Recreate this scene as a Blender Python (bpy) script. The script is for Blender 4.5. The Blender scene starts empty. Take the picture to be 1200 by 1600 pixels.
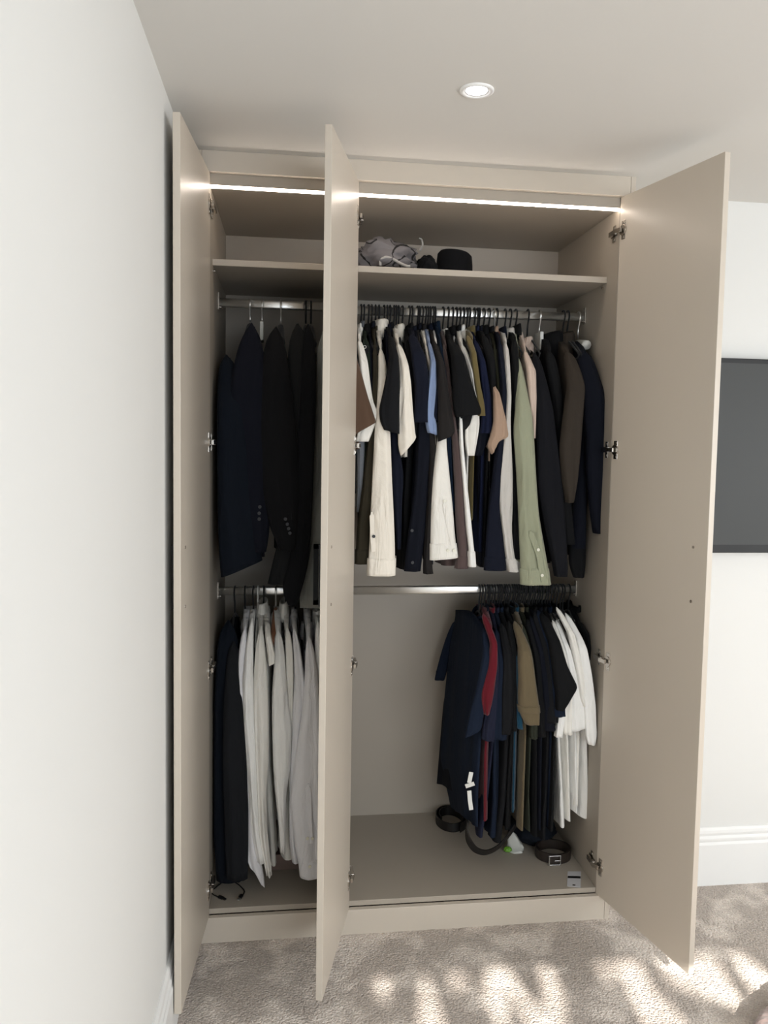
import bpy, bmesh, math, random
import numpy as np
from mathutils import Vector, Matrix
rnd = random.Random(7)
S = bpy.context.scene
COL = S.collection
# ------------------------------------------------------------------ camera, exposure, lights
CAM = np.array([0.24586, -2.49132, 1.56061]); F = 1268.32; PPX, PPY = 620.48, 782.53
RT = np.array([0.991458, -0.129241, 0.017567]); FW = np.array([0.130167, 0.988980, -0.070534]); UP = np.array([-0.008257, 0.072218, 0.997355])
cd = bpy.data.cameras.new('camera'); cam = bpy.data.objects.new('camera', cd); COL.objects.link(cam)
M = Matrix.Identity(4)
for i in range(3):
    M[i][0] = RT[i]; M[i][1] = UP[i]; M[i][2] = -FW[i]; M[i][3] = CAM[i]
cam.matrix_world = M
cd.sensor_fit = 'AUTO'; cd.sensor_width = 36; cd.lens = F / 1600 * 36
cd.shift_x = -(PPX - 600) / 1600; cd.shift_y = (PPY - 800) / 1600; cd.clip_start = .02
S.camera = cam
S.view_settings.view_transform = 'Standard'; S.view_settings.look = 'None'; S.view_settings.gamma = 1
S.view_settings.use_curve_mapping = False; S.view_settings.exposure = 0.13
XL, XR, YF, YB, H = -.0615, 3.6, -4.3, .158, 2.40      # room: left wall, right wall, wall behind the camera, wall beside the wardrobe, ceiling
w = bpy.data.worlds.new('sky'); S.world = w; w.use_nodes = True
w.node_tree.nodes['Background'].inputs[0].default_value = (.62, .78, 1, 1); w.node_tree.nodes['Background'].inputs[1].default_value = 1.5

def light(name, typ, loc, direction, energy, color=(1, 1, 1), **k):
    l = bpy.data.lights.new(name, typ); l.energy = energy; l.color = color
    for a, b in k.items(): setattr(l, a, b)
    o = bpy.data.objects.new(name, l); COL.objects.link(o); o.location = loc
    o.rotation_euler = Vector(direction).to_track_quat('-Z', 'Y').to_euler(); return o
light('sun', 'SUN', (1.6, -6, 4), (.09, 1, -.505), 13, (1, .95, .88), angle=.009)
light('rear_window_daylight', 'AREA', (1.75, YF + .1, 1.4), (0, 1, -.22), 55, (.945, .975, 1), shape='RECTANGLE', size=2.3, size_y=1.3)
light('right_window_daylight', 'AREA', (XR - .1, -1.75, 1.2), (-1, .0, -.3), 35, (.95, .98, 1), shape='RECTANGLE', size=1.8, size_y=1.6)

# ------------------------------------------------------------------ helpers
def ray(px, py):
    return RT * ((px - PPX) / F) + FW - UP * ((py - PPY) / F)
def P(px, py, Y):                      # where the line of sight through a measured point meets the vertical plane y = Y
    r = ray(px, py); t = (Y - CAM[1]) / r[1]; q = CAM + r * t; return float(q[0]), float(q[2])
def PZ(px, py, z):                     # ... meets a level plane
    r = ray(px, py); t = (z - CAM[2]) / r[2]; q = CAM + r * t; return float(q[0]), float(q[1])
def lin(c):
    return tuple(((v / 255) / 12.92 if v / 255 <= .04045 else ((v / 255 + .055) / 1.055) ** 2.4) for v in c) + (1,)
MATS = {}
def mat(name, rgb, rough=.5, metal=0, bump=0, bscale=200, vary=0, vscale=3, sheen=0, emit=None, coat=0, spec=.5):
    if name in MATS: return MATS[name]
    m = bpy.data.materials.new(name); m.use_nodes = True; nt = m.node_tree; b = nt.nodes['Principled BSDF']
    b.inputs['Base Color'].default_value = lin(rgb); b.inputs['Roughness'].default_value = rough; b.inputs['Metallic'].default_value = metal
    b.inputs['Specular IOR Level'].default_value = spec
    if sheen: b.inputs['Sheen Weight'].default_value = sheen; b.inputs['Sheen Roughness'].default_value = .5
    if coat: b.inputs['Coat Weight'].default_value = coat
    if emit: b.inputs['Emission Color'].default_value = lin(emit[0]); b.inputs['Emission Strength'].default_value = emit[1]
    tc = nt.nodes.new('ShaderNodeTexCoord')
    if vary:
        n = nt.nodes.new('ShaderNodeTexNoise'); n.inputs['Scale'].default_value = vscale; n.inputs['Detail'].default_value = 4
        nt.links.new(tc.outputs['Object'], n.inputs['Vector'])
        r = nt.nodes.new('ShaderNodeMixRGB'); a = lin(rgb)
        r.inputs[1].default_value = tuple(v * (1 - vary) for v in a[:3]) + (1,); r.inputs[2].default_value = tuple(min(1, v * (1 + vary)) for v in a[:3]) + (1,)
        nt.links.new(n.outputs['Fac'], r.inputs[0]); nt.links.new(r.outputs[0], b.inputs['Base Color'])
    if bump:
        n = nt.nodes.new('ShaderNodeTexNoise'); n.inputs['Scale'].default_value = bscale; n.inputs['Detail'].default_value = 3
        nt.links.new(tc.outputs['Object'], n.inputs['Vector'])
        bp = nt.nodes.new('ShaderNodeBump'); bp.inputs['Strength'].default_value = bump; bp.inputs['Distance'].default_value = .002
        nt.links.new(n.outputs['Fac'], bp.inputs['Height']); nt.links.new(bp.outputs[0], b.inputs['Normal'])
    MATS[name] = m; return m
def fab(name, rgb, vary=.12, sheen=.15):
    if max(rgb) < 75: rgb = tuple(v * .78 for v in rgb); sheen = 0
    new = 'fabric_' + name not in MATS; m = mat('fabric_' + name, rgb, .92, bump=.35, bscale=420, vary=vary, vscale=9, sheen=sheen, spec=.2)
    if new:      # soft vertical wrinkles in the cloth
        nt = m.node_tree; tc = [n for n in nt.nodes if n.type == 'TEX_COORD'][0]; b0 = [n for n in nt.nodes if n.type == 'BUMP'][0]
        mp = nt.nodes.new('ShaderNodeMapping'); mp.inputs['Scale'].default_value = (24, 16, 5); n = nt.nodes.new('ShaderNodeTexNoise'); n.inputs['Scale'].default_value = 1; n.inputs['Detail'].default_value = 3; n.inputs['Distortion'].default_value = .8
        nt.links.new(tc.outputs['Object'], mp.inputs[0]); nt.links.new(mp.outputs[0], n.inputs['Vector'])
        b1 = nt.nodes.new('ShaderNodeBump'); b1.inputs['Strength'].default_value = .95 if max(rgb) > 120 else .5; b1.inputs['Distance'].default_value = .016
        nt.links.new(n.outputs['Fac'], b1.inputs['Height']); nt.links.new(b1.outputs[0], b0.inputs['Normal'])
    return m

def wloc(o):
    v = Vector((0, 0, 0))
    while o is not None: v += o.location; o = o.parent
    return v
class MB:
    def __init__(s): s.v = []; s.f = []
    def add(s, vs, fs):
        n = len(s.v); s.v += [tuple(map(float, q)) for q in vs]; s.f += [tuple(n + i for i in f) for f in fs]; return s
    def box(s, x0, x1, y0, y1, z0, z1):
        return s.add([(x0, y0, z0), (x1, y0, z0), (x1, y1, z0), (x0, y1, z0), (x0, y0, z1), (x1, y0, z1), (x1, y1, z1), (x0, y1, z1)],
                     [(0, 3, 2, 1), (4, 5, 6, 7), (0, 1, 5, 4), (1, 2, 6, 5), (2, 3, 7, 6), (3, 0, 4, 7)])
    def obox(s, c, ex, ey, ez, hx, hy, hz):   # oriented box: centre, axes, half sizes
        c, ex, ey, ez = map(np.array, (c, ex, ey, ez)); vs = []
        for k in (-1, 1):
            for i, j in ((-1, -1), (1, -1), (1, 1), (-1, 1)): vs.append(c + ex * hx * i + ey * hy * j + ez * hz * k)
        return s.add(vs, [(0, 3, 2, 1), (4, 5, 6, 7), (0, 1, 5, 4), (1, 2, 6, 5), (2, 3, 7, 6), (3, 0, 4, 7)])
    def rings(s, R, cap0=True, cap1=True, closed=True):
        n = len(R[0]); vs = [q for r in R for q in r]; fs = []
        for i in range(len(R) - 1):
            for j in range(n if closed else n - 1):
                k = (j + 1) % n; fs.append((i * n + j, i * n + k, (i + 1) * n + k, (i + 1) * n + j))
        if cap0: fs.append(tuple(range(n - 1, -1, -1)))
        if cap1: fs.append(tuple((len(R) - 1) * n + j for j in range(n)))
        return s.add(vs, fs)
    def tube(s, path, r, n=8, cap=True):
        path = [np.array(p, float) for p in path]; R = []; pu = None
        for i, p in enumerate(path):
            d = path[min(i + 1, len(path) - 1)] - path[max(i - 1, 0)]; d /= np.linalg.norm(d) + 1e-9
            if pu is None: pu = np.array([1, 0, 0.]) if abs(d[0]) < .9 else np.array([0, 0, 1.])
            u = pu - d * np.dot(pu, d); u /= np.linalg.norm(u); v = np.cross(d, u); pu = u
            rr = r[i] if hasattr(r, '__len__') else r
            R.append([p + rr * (math.cos(a) * u + math.sin(a) * v) for a in np.linspace(0, 2 * math.pi, n, endpoint=False)])
        return s.rings(R, cap, cap)
    def disc(s, c, nrm, r, h, n=24):
        c = np.array(c, float); nrm = np.array(nrm, float); nrm /= np.linalg.norm(nrm); return s.tube([c, c + nrm * h], r, n)
    def build(s, name, m, parent=None, smooth=False, bevel=0, origin=None, solid=0):
        me = bpy.data.meshes.new(name)
        if parent is not None: off = wloc(parent)
        elif origin is not None: off = Vector(origin)
        else: off = Vector((0, 0, 0))
        me.from_pydata([(a - off.x, b - off.y, c - off.z) for a, b, c in s.v], [], s.f); me.materials.append(m)
        bm = bmesh.new(); bm.from_mesh(me); bmesh.ops.recalc_face_normals(bm, faces=bm.faces); bm.to_mesh(me); bm.free()
        if smooth:
            for q in me.polygons: q.use_smooth = True
        o = bpy.data.objects.new(name, me); COL.objects.link(o)
        if parent is not None: o.parent = parent
        else: o.location = off
        if bevel:
            b = o.modifiers.new('bevel', 'BEVEL'); b.width = bevel; b.segments = 2; b.limit_method = 'ANGLE'
        if solid:
            b = o.modifiers.new('solid', 'SOLIDIFY'); b.thickness = solid; b.offset = 0
        return o
def tag(o, label=None, cat=None, group=None, kind=None):
    if label: o['label'] = label
    if cat: o['category'] = cat
    if group: o['group'] = group
    if kind: o['kind'] = kind
    return o
def thing(name, loc, label, cat, group=None):
    o = bpy.data.objects.new(name, None); COL.objects.link(o); o.location = loc; o.empty_display_size = .05; return tag(o, label, cat, group)
def struct(name, mb, m, **k): return tag(mb.build(name, m, **k), kind='structure')
def smooth_path(pts, n=40):
    pts = [np.array(p, float) for p in pts]; out = []
    P_ = [2 * pts[0] - pts[1]] + pts + [2 * pts[-1] - pts[-2]]
    per = max(2, n // (len(pts) - 1))
    for i in range(len(pts) - 1):
        a, b, c, d = P_[i:i + 4]
        for k in range(per):
            t = k / per; out.append(.5 * ((2 * b) + (-a + c) * t + (2 * a - 5 * b + 4 * c - d) * t * t + (-a + 3 * b - 3 * c + d) * t ** 3))
    out.append(pts[-1]); return out

# ------------------------------------------------------------------ materials of the room
WALL = mat('wall_paint', (228, 228, 225), .75, bump=.05, bscale=90, vary=.015, vscale=2)
CEIL = mat('ceiling_paint', (219, 217, 212), .85, bump=.04, bscale=80)
TRIM = mat('trim_gloss', (240, 240, 238), .35)
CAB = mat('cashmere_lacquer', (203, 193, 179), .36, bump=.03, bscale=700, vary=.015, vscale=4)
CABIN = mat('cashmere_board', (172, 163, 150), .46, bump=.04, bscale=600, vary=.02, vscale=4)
CHROME = mat('chrome', (250, 250, 248), .32, 1)
NICKEL = mat('nickel', (196, 190, 182), .26, 1, vary=.1, vscale=80)
BLACK = mat('black_satin', (14, 15, 18), .45)
VELVET = mat('black_velvet', (9, 9, 11), .85, sheen=.1)
def carpet_material():
    m = bpy.data.materials.new('beige_pile_carpet'); m.use_nodes = True; nt = m.node_tree; N = nt.nodes; L = nt.links; b = N['Principled BSDF']
    b.inputs['Roughness'].default_value = .95; b.inputs['Sheen Weight'].default_value = .25; b.inputs['Specular IOR Level'].default_value = .1
    tc = N.new('ShaderNodeTexCoord')
    fine = N.new('ShaderNodeTexNoise'); fine.inputs['Scale'].default_value = 190; fine.inputs['Detail'].default_value = 3; fine.inputs['Roughness'].default_value = .7
    tuft = N.new('ShaderNodeTexVoronoi'); tuft.inputs['Scale'].default_value = 150
    nap = N.new('ShaderNodeTexNoise'); nap.inputs['Scale'].default_value = 6.5; nap.inputs['Detail'].default_value = 3; nap.inputs['Distortion'].default_value = .35
    for n in (fine, tuft, nap): L.new(tc.outputs['Object'], n.inputs['Vector'])
    r1 = N.new('ShaderNodeValToRGB'); r1.color_ramp.elements[0].position = .30; r1.color_ramp.elements[0].color = lin((212, 196, 183)); r1.color_ramp.elements[1].position = .72; r1.color_ramp.elements[1].color = lin((255, 246, 236))
    L.new(fine.outputs['Fac'], r1.inputs[0])
    r2 = N.new('ShaderNodeValToRGB'); r2.color_ramp.elements[0].position = .50; r2.color_ramp.elements[0].color = (.80, .78, .77, 1); r2.color_ramp.elements[1].position = .62; r2.color_ramp.elements[1].color = (1.18, 1.18, 1.18, 1)
    L.new(nap.outputs['Fac'], r2.inputs[0])
    mx = N.new('ShaderNodeMixRGB'); mx.blend_type = 'MULTIPLY'; mx.inputs[0].default_value = 1; L.new(r1.outputs[0], mx.inputs[1]); L.new(r2.outputs[0], mx.inputs[2]); L.new(mx.outputs[0], b.inputs['Base Color'])
    ad = N.new('ShaderNodeMath'); ad.operation = 'SUBTRACT'; L.new(fine.outputs['Fac'], ad.inputs[0]); L.new(tuft.outputs['Distance'], ad.inputs[1])
    bp = N.new('ShaderNodeBump'); bp.inputs['Strength'].default_value = .9; bp.inputs['Distance'].default_value = .010
    L.new(ad.outputs[0], bp.inputs['Height']); L.new(bp.outputs[0], b.inputs['Normal']); return m
CARPET = carpet_material()

# ------------------------------------------------------------------ the room
struct('floor', MB().box(XL - .1, XR + .1, YF - .1, .75, -.06, 0), CARPET)
struct('ceiling', MB().box(XL - .1, XR + .1, YF - .1, .75, H, H + .06), CEIL)
struct('wall_left', MB().box(XL - .1, XL, YF - .1, .75, 0, H), WALL)
struct('wall_back', MB().box(1.306, XR + .1, YB, .75, 0, H), WALL)
struct('wall_alcove', MB().box(XL, 1.306, .625, .75, 0, H), WALL)
# wall behind the camera with its window opening, wall on the right with its opening
WX0, WX1, WZ0, WZ1 = .04, 3.1, .85, 2.13
q = MB(); q.box(XL - .1, WX0, YF - .12, YF, 0, H); q.box(WX1, XR + .1, YF - .12, YF, 0, H); q.box(WX0, WX1, YF - .12, YF, 0, WZ0); q.box(WX0, WX1, YF - .12, YF, WZ1, H)
struct('wall_rear', q, WALL)
struct('wall_right', MB().box(XR, XR + .12, YF - .1, .75, 0, H), WALL)
q = MB()
for x in (WX0, (WX0 + WX1) / 2 - .02, WX1 - .04): q.box(x, x + .04, YF - .1, YF - .05, WZ0, WZ1)
q.box(WX0, WX1, YF - .1, YF - .05, WZ0, WZ0 + .04); q.box(WX0, WX1, YF - .1, YF - .05, WZ1 - .03, WZ1)
struct('window_1', q, TRIM)
# garden tree outside that window: its leaves dapple the sunlight on the carpet
gt = thing('garden_tree', (1.0, -6.8, 0), 'leafy garden tree outside the rear window, its leaves dappling the sunlight', 'tree')
MB().tube([(-.1, -6.9, 0), (-.05, -6.9, 1.2), (.1, -6.8, 2.4), (.5, -6.7, 3.2)], [.11, .09, .07, .04], 12).build('trunk', mat('bark', (90, 74, 60), .9, bump=.6, bscale=40), gt, smooth=True)
q = MB()
for k in range(560):
    x = -.4 + 3.4 * rnd.random(); z = rnd.uniform(1.75, 3.75)
    if x > 1.15 and rnd.random() < .66: continue
    y = rnd.uniform(-7.1, -6.4); a, b = rnd.uniform(.03, .055), rnd.uniform(.07, .17); t = rnd.uniform(-.35, .35); ti = rnd.uniform(-.5, .5)
    q.add([(x + a * math.cos(f) * math.cos(t) - b * math.sin(f) * math.sin(t), y + ti * a * math.cos(f), z + a * math.cos(f) * math.sin(t) + b * math.sin(f) * math.cos(t)) for f in np.linspace(0, 2 * math.pi, 12, endpoint=False)], [tuple(range(12))])
lv = q.build('leaves', mat('leaf_green', (70, 104, 48), .6), gt, solid=.001)
# skirting boards (moulded profile)
def skirting(name, p0, p1, n):
    prof = [(0, 0), (.018, 0), (.018, .150), (.012, .158), (.015, .166), (.015, .172), (.009, .180), (.012, .190), (.010, .200), (.004, .208), (0, .208)]
    R = []
    for p in (p0, p1): R.append([(p[0] + n[0] * a, p[1] + n[1] * a, b) for a, b in prof])
    struct(name, MB().rings(R), TRIM)
skirting('baseboard_left', (XL, YF), (XL, -.022), (1, 0))
skirting('baseboard_back', (1.304, YB), (XR, YB), (0, -1))
skirting('baseboard_right', (XR, YF), (XR, YB - .02), (-1, 0))

# ------------------------------------------------------------------ fitted wardrobe
W, XD, X1, D, T = 1.262, .442, .004, .594, .018
DT, DB, DW = 2.340, .0815, .4412
ZL, ZS, YS, ZF = 2.3076, 2.1127, .085, .0999
YR, ZR1, ZR2 = .279, 2.0135, 1.0522
wd = thing('fitted_wardrobe', (.62, .3, 0), 'tall cashmere beige fitted wardrobe with its three doors open, filled with hanging clothes', 'wardrobe')
def part(name, mb, m=CAB, bevel=.0012, parent=None, **k): return mb.build(name, m, wd if parent is None else parent, bevel=bevel, **k)
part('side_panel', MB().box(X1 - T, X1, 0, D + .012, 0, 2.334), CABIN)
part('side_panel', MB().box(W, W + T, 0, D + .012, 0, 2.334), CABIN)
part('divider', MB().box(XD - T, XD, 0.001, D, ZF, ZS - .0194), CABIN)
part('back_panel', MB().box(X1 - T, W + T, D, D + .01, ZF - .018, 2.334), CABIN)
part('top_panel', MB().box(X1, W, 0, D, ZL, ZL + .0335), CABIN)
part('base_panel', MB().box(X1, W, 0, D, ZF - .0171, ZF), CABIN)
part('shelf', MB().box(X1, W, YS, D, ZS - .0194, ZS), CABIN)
part('pelmet', MB().box(-.0171, 1.2866, -.02, 0, DT, H), CAB)
part('plinth', MB().box(XL + .002, 1.2866, -.02, -.002, 0, .0815), CAB)
part('filler_strip', MB().box(XL + .0005, -.0176, -.02, 0, .083, H), CAB)
part('filler_strip', MB().box(1.2873, 1.3035, -.02, .155, 0, H), CAB)
# LED strip under the front edge of the top panel
LED = mat('led_diffuser', (255, 250, 245), .4, emit=((255, 240, 226), 17))
part('light_strip', MB().box(X1 + .001, W - .001, .0005, .010, ZL - .0065, ZL), LED, bevel=0)
# oval hanging rails with brackets
def rail(z, xa, xb, zb=None):
    R = []
    for x, z in ((xa, z), (xb, zb or z)): R.append([(x, YR + .0075 * math.copysign(abs(math.cos(a)) ** .45, math.cos(a)), z + .0145 * math.sin(a)) for a in np.linspace(0, 2 * math.pi, 24, endpoint=False)])
    o = MB().rings(R).build('hanging_rail', CHROME, wd, smooth=False)
    for p in o.data.polygons: p.use_smooth = len(p.vertices) == 4
    for x, s in ((xa, 1), (xb, -1)):
        b = MB(); b.obox((x + s * .002, YR, z + .004), (1, 0, 0), (0, 1, 0), (0, 0, 1), .002, .012, .028); b.obox((x + s * .006, YR, z - .016), (1, 0, 0), (0, 1, 0), (0, 0, 1), .006, .011, .002)
        b.build('bracket', NICKEL, o, bevel=.0008)
rail(ZR1, X1, XD - T); rail(ZR1 - .009, XD, W, ZR1 - .001); rail(ZR2, X1, XD - T); rail(ZR2, XD, W)
# shelf pins
# doors
def hinge(door, hx, z, d, n, side):
    d3 = np.array((d[0], d[1], 0)); n3 = np.array((n[0], n[1], 0)); up = np.array((0, 0, 1.)); o = np.array((hx, 0, z)); b = MB()
    b.obox(o + d3 * .024 + n3 * .0012, d3, n3, up, .009, .0012, .029)          # plate let into the door
    for k in (-.022, .022): b.disc(o + d3 * .024 + n3 * .002 + up * k, n3, .0045, .0012, 12)
    b.disc(o + d3 * .022 + n3 * .0, n3, .0165, .0045, 24)                        # cup
    b.obox(o + d3 * .006 + n3 * .011, d3, n3, up, .018, .0035, .0065)          # knuckle
    m = np.array((side, 0, 0.)); y = np.array((0, 1., 0))
    b.obox(o + m * .010 + y * .026, y, m, up, .026, .0045, .0075)               # arm
    b.obox(o + m * .0015 + y * .034, y, m, up, .010, .0015, .026)               # wings of the mounting plate
    b.obox(o + m * .0015 + y * .036, y, m, up, .024, .0015, .009)
    for k in (-.018, .018): b.disc(o + m * .003 + y * .034 + up * k, m, .0045, .0015, 12)
    b.build('hinge', NICKEL, door, bevel=.0006)
HZ = [P(332, v, 0)[1] for v in (322, 691, 1044, 1385)]
def door(hx, a, sgn, hz, handle=True):
    d = np.array((sgn * math.cos(a), -math.sin(a))); n = np.array((sgn * math.sin(a), math.cos(a)))
    o = np.array((hx, -.003)); c = o + d * (DW / 2) - n * (T / 2)
    q = MB().obox((c[0], c[1], (DT + DB) / 2), (d[0], d[1], 0), (n[0], n[1], 0), (0, 0, 1), DW / 2, T / 2, (DT - DB) / 2)
    dr = part('door', q)
    for z in hz: hinge(dr, hx, z, d, n, sgn)
    for z in (1.2877, 1.1355):
        s = o + d * (DW - .0543)
        b = MB().disc((s[0], s[1], z), (n[0], n[1], 0), .0042, .0016, 16); b.disc((s[0] + n[0] * .001, s[1] + n[1] * .001, z), (n[0], n[1], 0), .0022, .0012, 12)
        b.build('handle_screw', NICKEL, dr)
    s = o + d * (DW - .0543) - n * T; b = MB(); zc = (1.2877 + 1.1355) / 2
    b.obox((s[0] - n[0] * .010, s[1] - n[1] * .010, zc), (d[0], d[1], 0), (n[0], n[1], 0), (0, 0, 1), .006, .0035, .082)
    for z in (1.2877, 1.1355): b.obox((s[0] - n[0] * .004, s[1] - n[1] * .004, z), (d[0], d[1], 0), (n[0], n[1], 0), (0, 0, 1), .005, .004, .005)
    b.build('handle', BLACK, dr, bevel=.001)['label'] = 'black bar handle'
    return dr
RZ = [P(968, 362, 0)[1], P(956, 703, 0)[1], P(941, 1031, 0)[1], P(930, 1350, 0)[1]]
door(X1 + .001, 1.6336, 1, HZ); door(XD, 1.8039, 1, RZ); door(W, 1.816, -1, RZ)
for x_, s in ((W, -1), (X1, 1)):
    for z in (ZS - .03,): MB().disc((x_, YS + .03, z), (s, 0, 0), .004, .006, 12).build('shelf_pin', NICKEL, wd)

# ------------------------------------------------------------------ ceiling lamp and television
dl = thing('recessed_downlight', (.676, -.54, H), 'small round white recessed downlight, switched on, in the ceiling in front of the wardrobe', 'ceiling light')
def lathe(c, prof, n=40):
    R = [[(c[0] + r * math.cos(a), c[1] + r * math.sin(a), c[2] + z) for a in np.linspace(0, 2 * math.pi, n, endpoint=False)] for r, z in prof]; return MB().rings(R, False, False)
lathe((.676, -.54, H), [(.0415, 0), (.041, -.003), (.036, -.005), (.030, -.004), (.0255, .0), (.0255, -.001)]).build('trim_ring', TRIM, dl, smooth=True)
q = lathe((.676, -.54, H), [(.0255, -.0015), (.02, -.003), (.01, -.004), (.0005, -.0042)]); q.build('lens', mat('lamp_lens', (255, 255, 255), .3, emit=((250, 248, 255), 14)), dl, smooth=True)
tv = thing('television', (2.25, YB, 1.203), 'wall mounted television with blank dark grey screen beside the open right door', 'television')
MB().box(1.66, 2.86, YB - .035, YB - .001, 1.203, 1.8695).build('casing', BLACK, tv, bevel=.003)
MB().box(1.674, 2.846, YB - .0365, YB - .034, 1.232, 1.853).build('screen', mat('blank_screen', (58, 60, 60), .5), tv)

# ------------------------------------------------------------------ hangers and clothes
def resample(rows, n):
    A = np.array(rows, float); d = np.r_[0, np.cumsum(np.maximum(np.abs(np.diff((A[:, 1] + A[:, 3]) / 2)), 1e-4))]; d /= d[-1]
    t = np.linspace(0, 1, n); B = np.stack([np.interp(t, d, A[:, k]) for k in range(4)], 1)
    for _ in range(1): C = B.copy(); C[1:-1] = (B[:-2] + 2 * B[1:-1] + B[2:]) / 4; B = C
    return B
def rows3(rows, Y):
    out = []
    for r in rows:
        yl, xl, xr = r[:3]; yr = r[3] if len(r) > 3 else yl
        a = P(xl, yl, Y); b = P(xr, yr, Y); out.append((a[0], a[1], b[0], b[1]))
    return out
def sleeve_tube(rows, ysh, ys, b=.017, fold=.003, seed=0, n=30, m=36, open_end=True):
    """hollow cloth tube hanging from the shoulder; rows are (x left, z left, x right, z right)"""
    B = resample(rows, n); R = []; r = random.Random(seed); k1, k2, p1, p2 = r.choice((3, 4, 5)), r.choice((6, 7, 8)), r.uniform(0, 6), r.uniform(0, 6)
    for i in range(n):
        t = i / (n - 1); x0, z0, x1, z1 = B[i]; cx, cz = (x0 + x1) / 2, (z0 + z1) / 2; a = max((x1 - x0) / 2, .002) * (math.sqrt(1 - (1 - t / .09) ** 2) * .85 + .15 if t < .09 else 1)
        y = ysh + (ys - ysh) * min(1, t * 4) ; bb = min(b, a * 1.4 + .004) * (.55 + .45 * min(1, t * 6)); ring = []
        for j in range(m):
            th = 2 * math.pi * j / m; c, s = math.cos(th), math.sin(th)
            f = fold * (.3 + .7 * t) * (math.sin(k1 * th + p1 + 1.7 * math.sin(2.3 * t + p2)) + .6 * math.sin(k2 * th + p2 - 2.5 * t))
            f += fold * .45 * math.sin(t * 17 + 2 * th + p1) * math.sin(math.pi * t)
            u = math.copysign(abs(c) ** .8, c)
            ring.append((cx + a * u, y + bb * math.copysign(abs(s) ** .9, s) + f * (1 if s < 0 else .5) * abs(s), cz + (z1 - z0) / 2 * u))
        R.append(ring)
    if open_end:
        last = R[-1]; c = np.mean(np.array(last), 0)
        R.append([tuple(c + (np.array(q) - c) * np.array((.9, .8, 1))) for q in last]); R.append([tuple(c + (np.array(q) - c) * np.array((.75, .6, 1)) + np.array((0, 0, .035))) for q in last])
    return MB().rings(R, True, True)
def body_sheet(X0, zn, zs, near, far, y0, y1, hemn, hemf, hw=.010, hwn=None, fold=.006, seed=0, n=34, m=44, neck=.2):
    """near / far: functions z -> x; hwn: function z -> half width at the near edge"""
    r = random.Random(seed); ph, ph2, k = r.uniform(0, 6), r.uniform(0, 6), r.uniform(7, 11); R = []
    ztop_f = lambda u: zn - (zn - zs) * min(1, max(0, (abs(u) - neck) / (1 - neck))) ** 1.15
    for i in range(n):
        t = i / (n - 1); ring = []
        for j in range(m):
            th = 2 * math.pi * j / m; c, s = math.cos(th), math.sin(th)
            u = -math.copysign(abs(c) ** .75, c); wq = (u + 1) / 2
            zt = ztop_f(u); zh = hemn + (hemf - hemn) * wq + .006 * math.sin(6 * wq + ph2)
            z = zt + (zh - zt) * t; xn, xf = near(z), far(z)
            e = wq; xc = xn + (xf - xn) * e
            h0 = hwn(z) if hwn else hw; hh = (h0 + (hw - h0) * min(1, wq * 1.6)) * math.copysign(abs(s) ** .8, s) * (.7 + .3 * min(1, t * 5))
            fo = fold * min(1, t * 1.6) * (math.sin(u * k + ph + 1.3 * t) + .5 * math.sin(u * k * 2.1 + ph2 - t)) * (1 - .6 * abs(u) ** 4)
            yy = (y0 + y1) / 2 + u * (y1 - y0) / 2
            ring.append((xc + hh + fo, yy, z))
        R.append(ring)
    q = MB().rings(R, False, False); n0 = m
    q.f += [(j, j + 1, m - j - 1, (m - j) % m) for j in range(0, m // 2)]
    return q
def collar_shirt(xc, y, z, rx, h, ry=.062, tilt=.012):
    R = []
    for dr, dz in ((-.15, -.012), (-.1, h * .6), (0, h), (.16, h * .92), (.42, h * .35), (.5, -.004), (.38, -.004)):
        ring = []
        for a in np.linspace(0, 2 * math.pi, 28, endpoint=False):
            k = 1 + dr; drop = tilt * math.cos(a)
            ring.append((xc + rx * k * math.cos(a), y + ry * (1 + dr * .35) * math.sin(a), z + dz + drop - (.012 * max(0, math.cos(a)) if dr > .3 else 0)))
        R.append(ring)
    return MB().rings(R, False, False)
def collar_crew(xc, y, z, rx=.011, ry=.066, h=.014, tilt=.004):
    R = []
    for dr, dz in ((.1, -.006), (.12, h * .5), (0, h), (-.2, h * .7), (-.25, -.004)):
        R.append([(xc + rx * (1 + dr) * math.cos(a), y + ry * (1 + dr * .15) * math.sin(a), z + dz + tilt * math.cos(a)) for a in np.linspace(0, 2 * math.pi, 28, endpoint=False)])
    return MB().rings(R, False, False)
BTN_W, BTN_D = mat('button_pearl', (225, 222, 205), .3), mat('button_dark', (26, 26, 30), .5)
gcount = [0]
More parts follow.
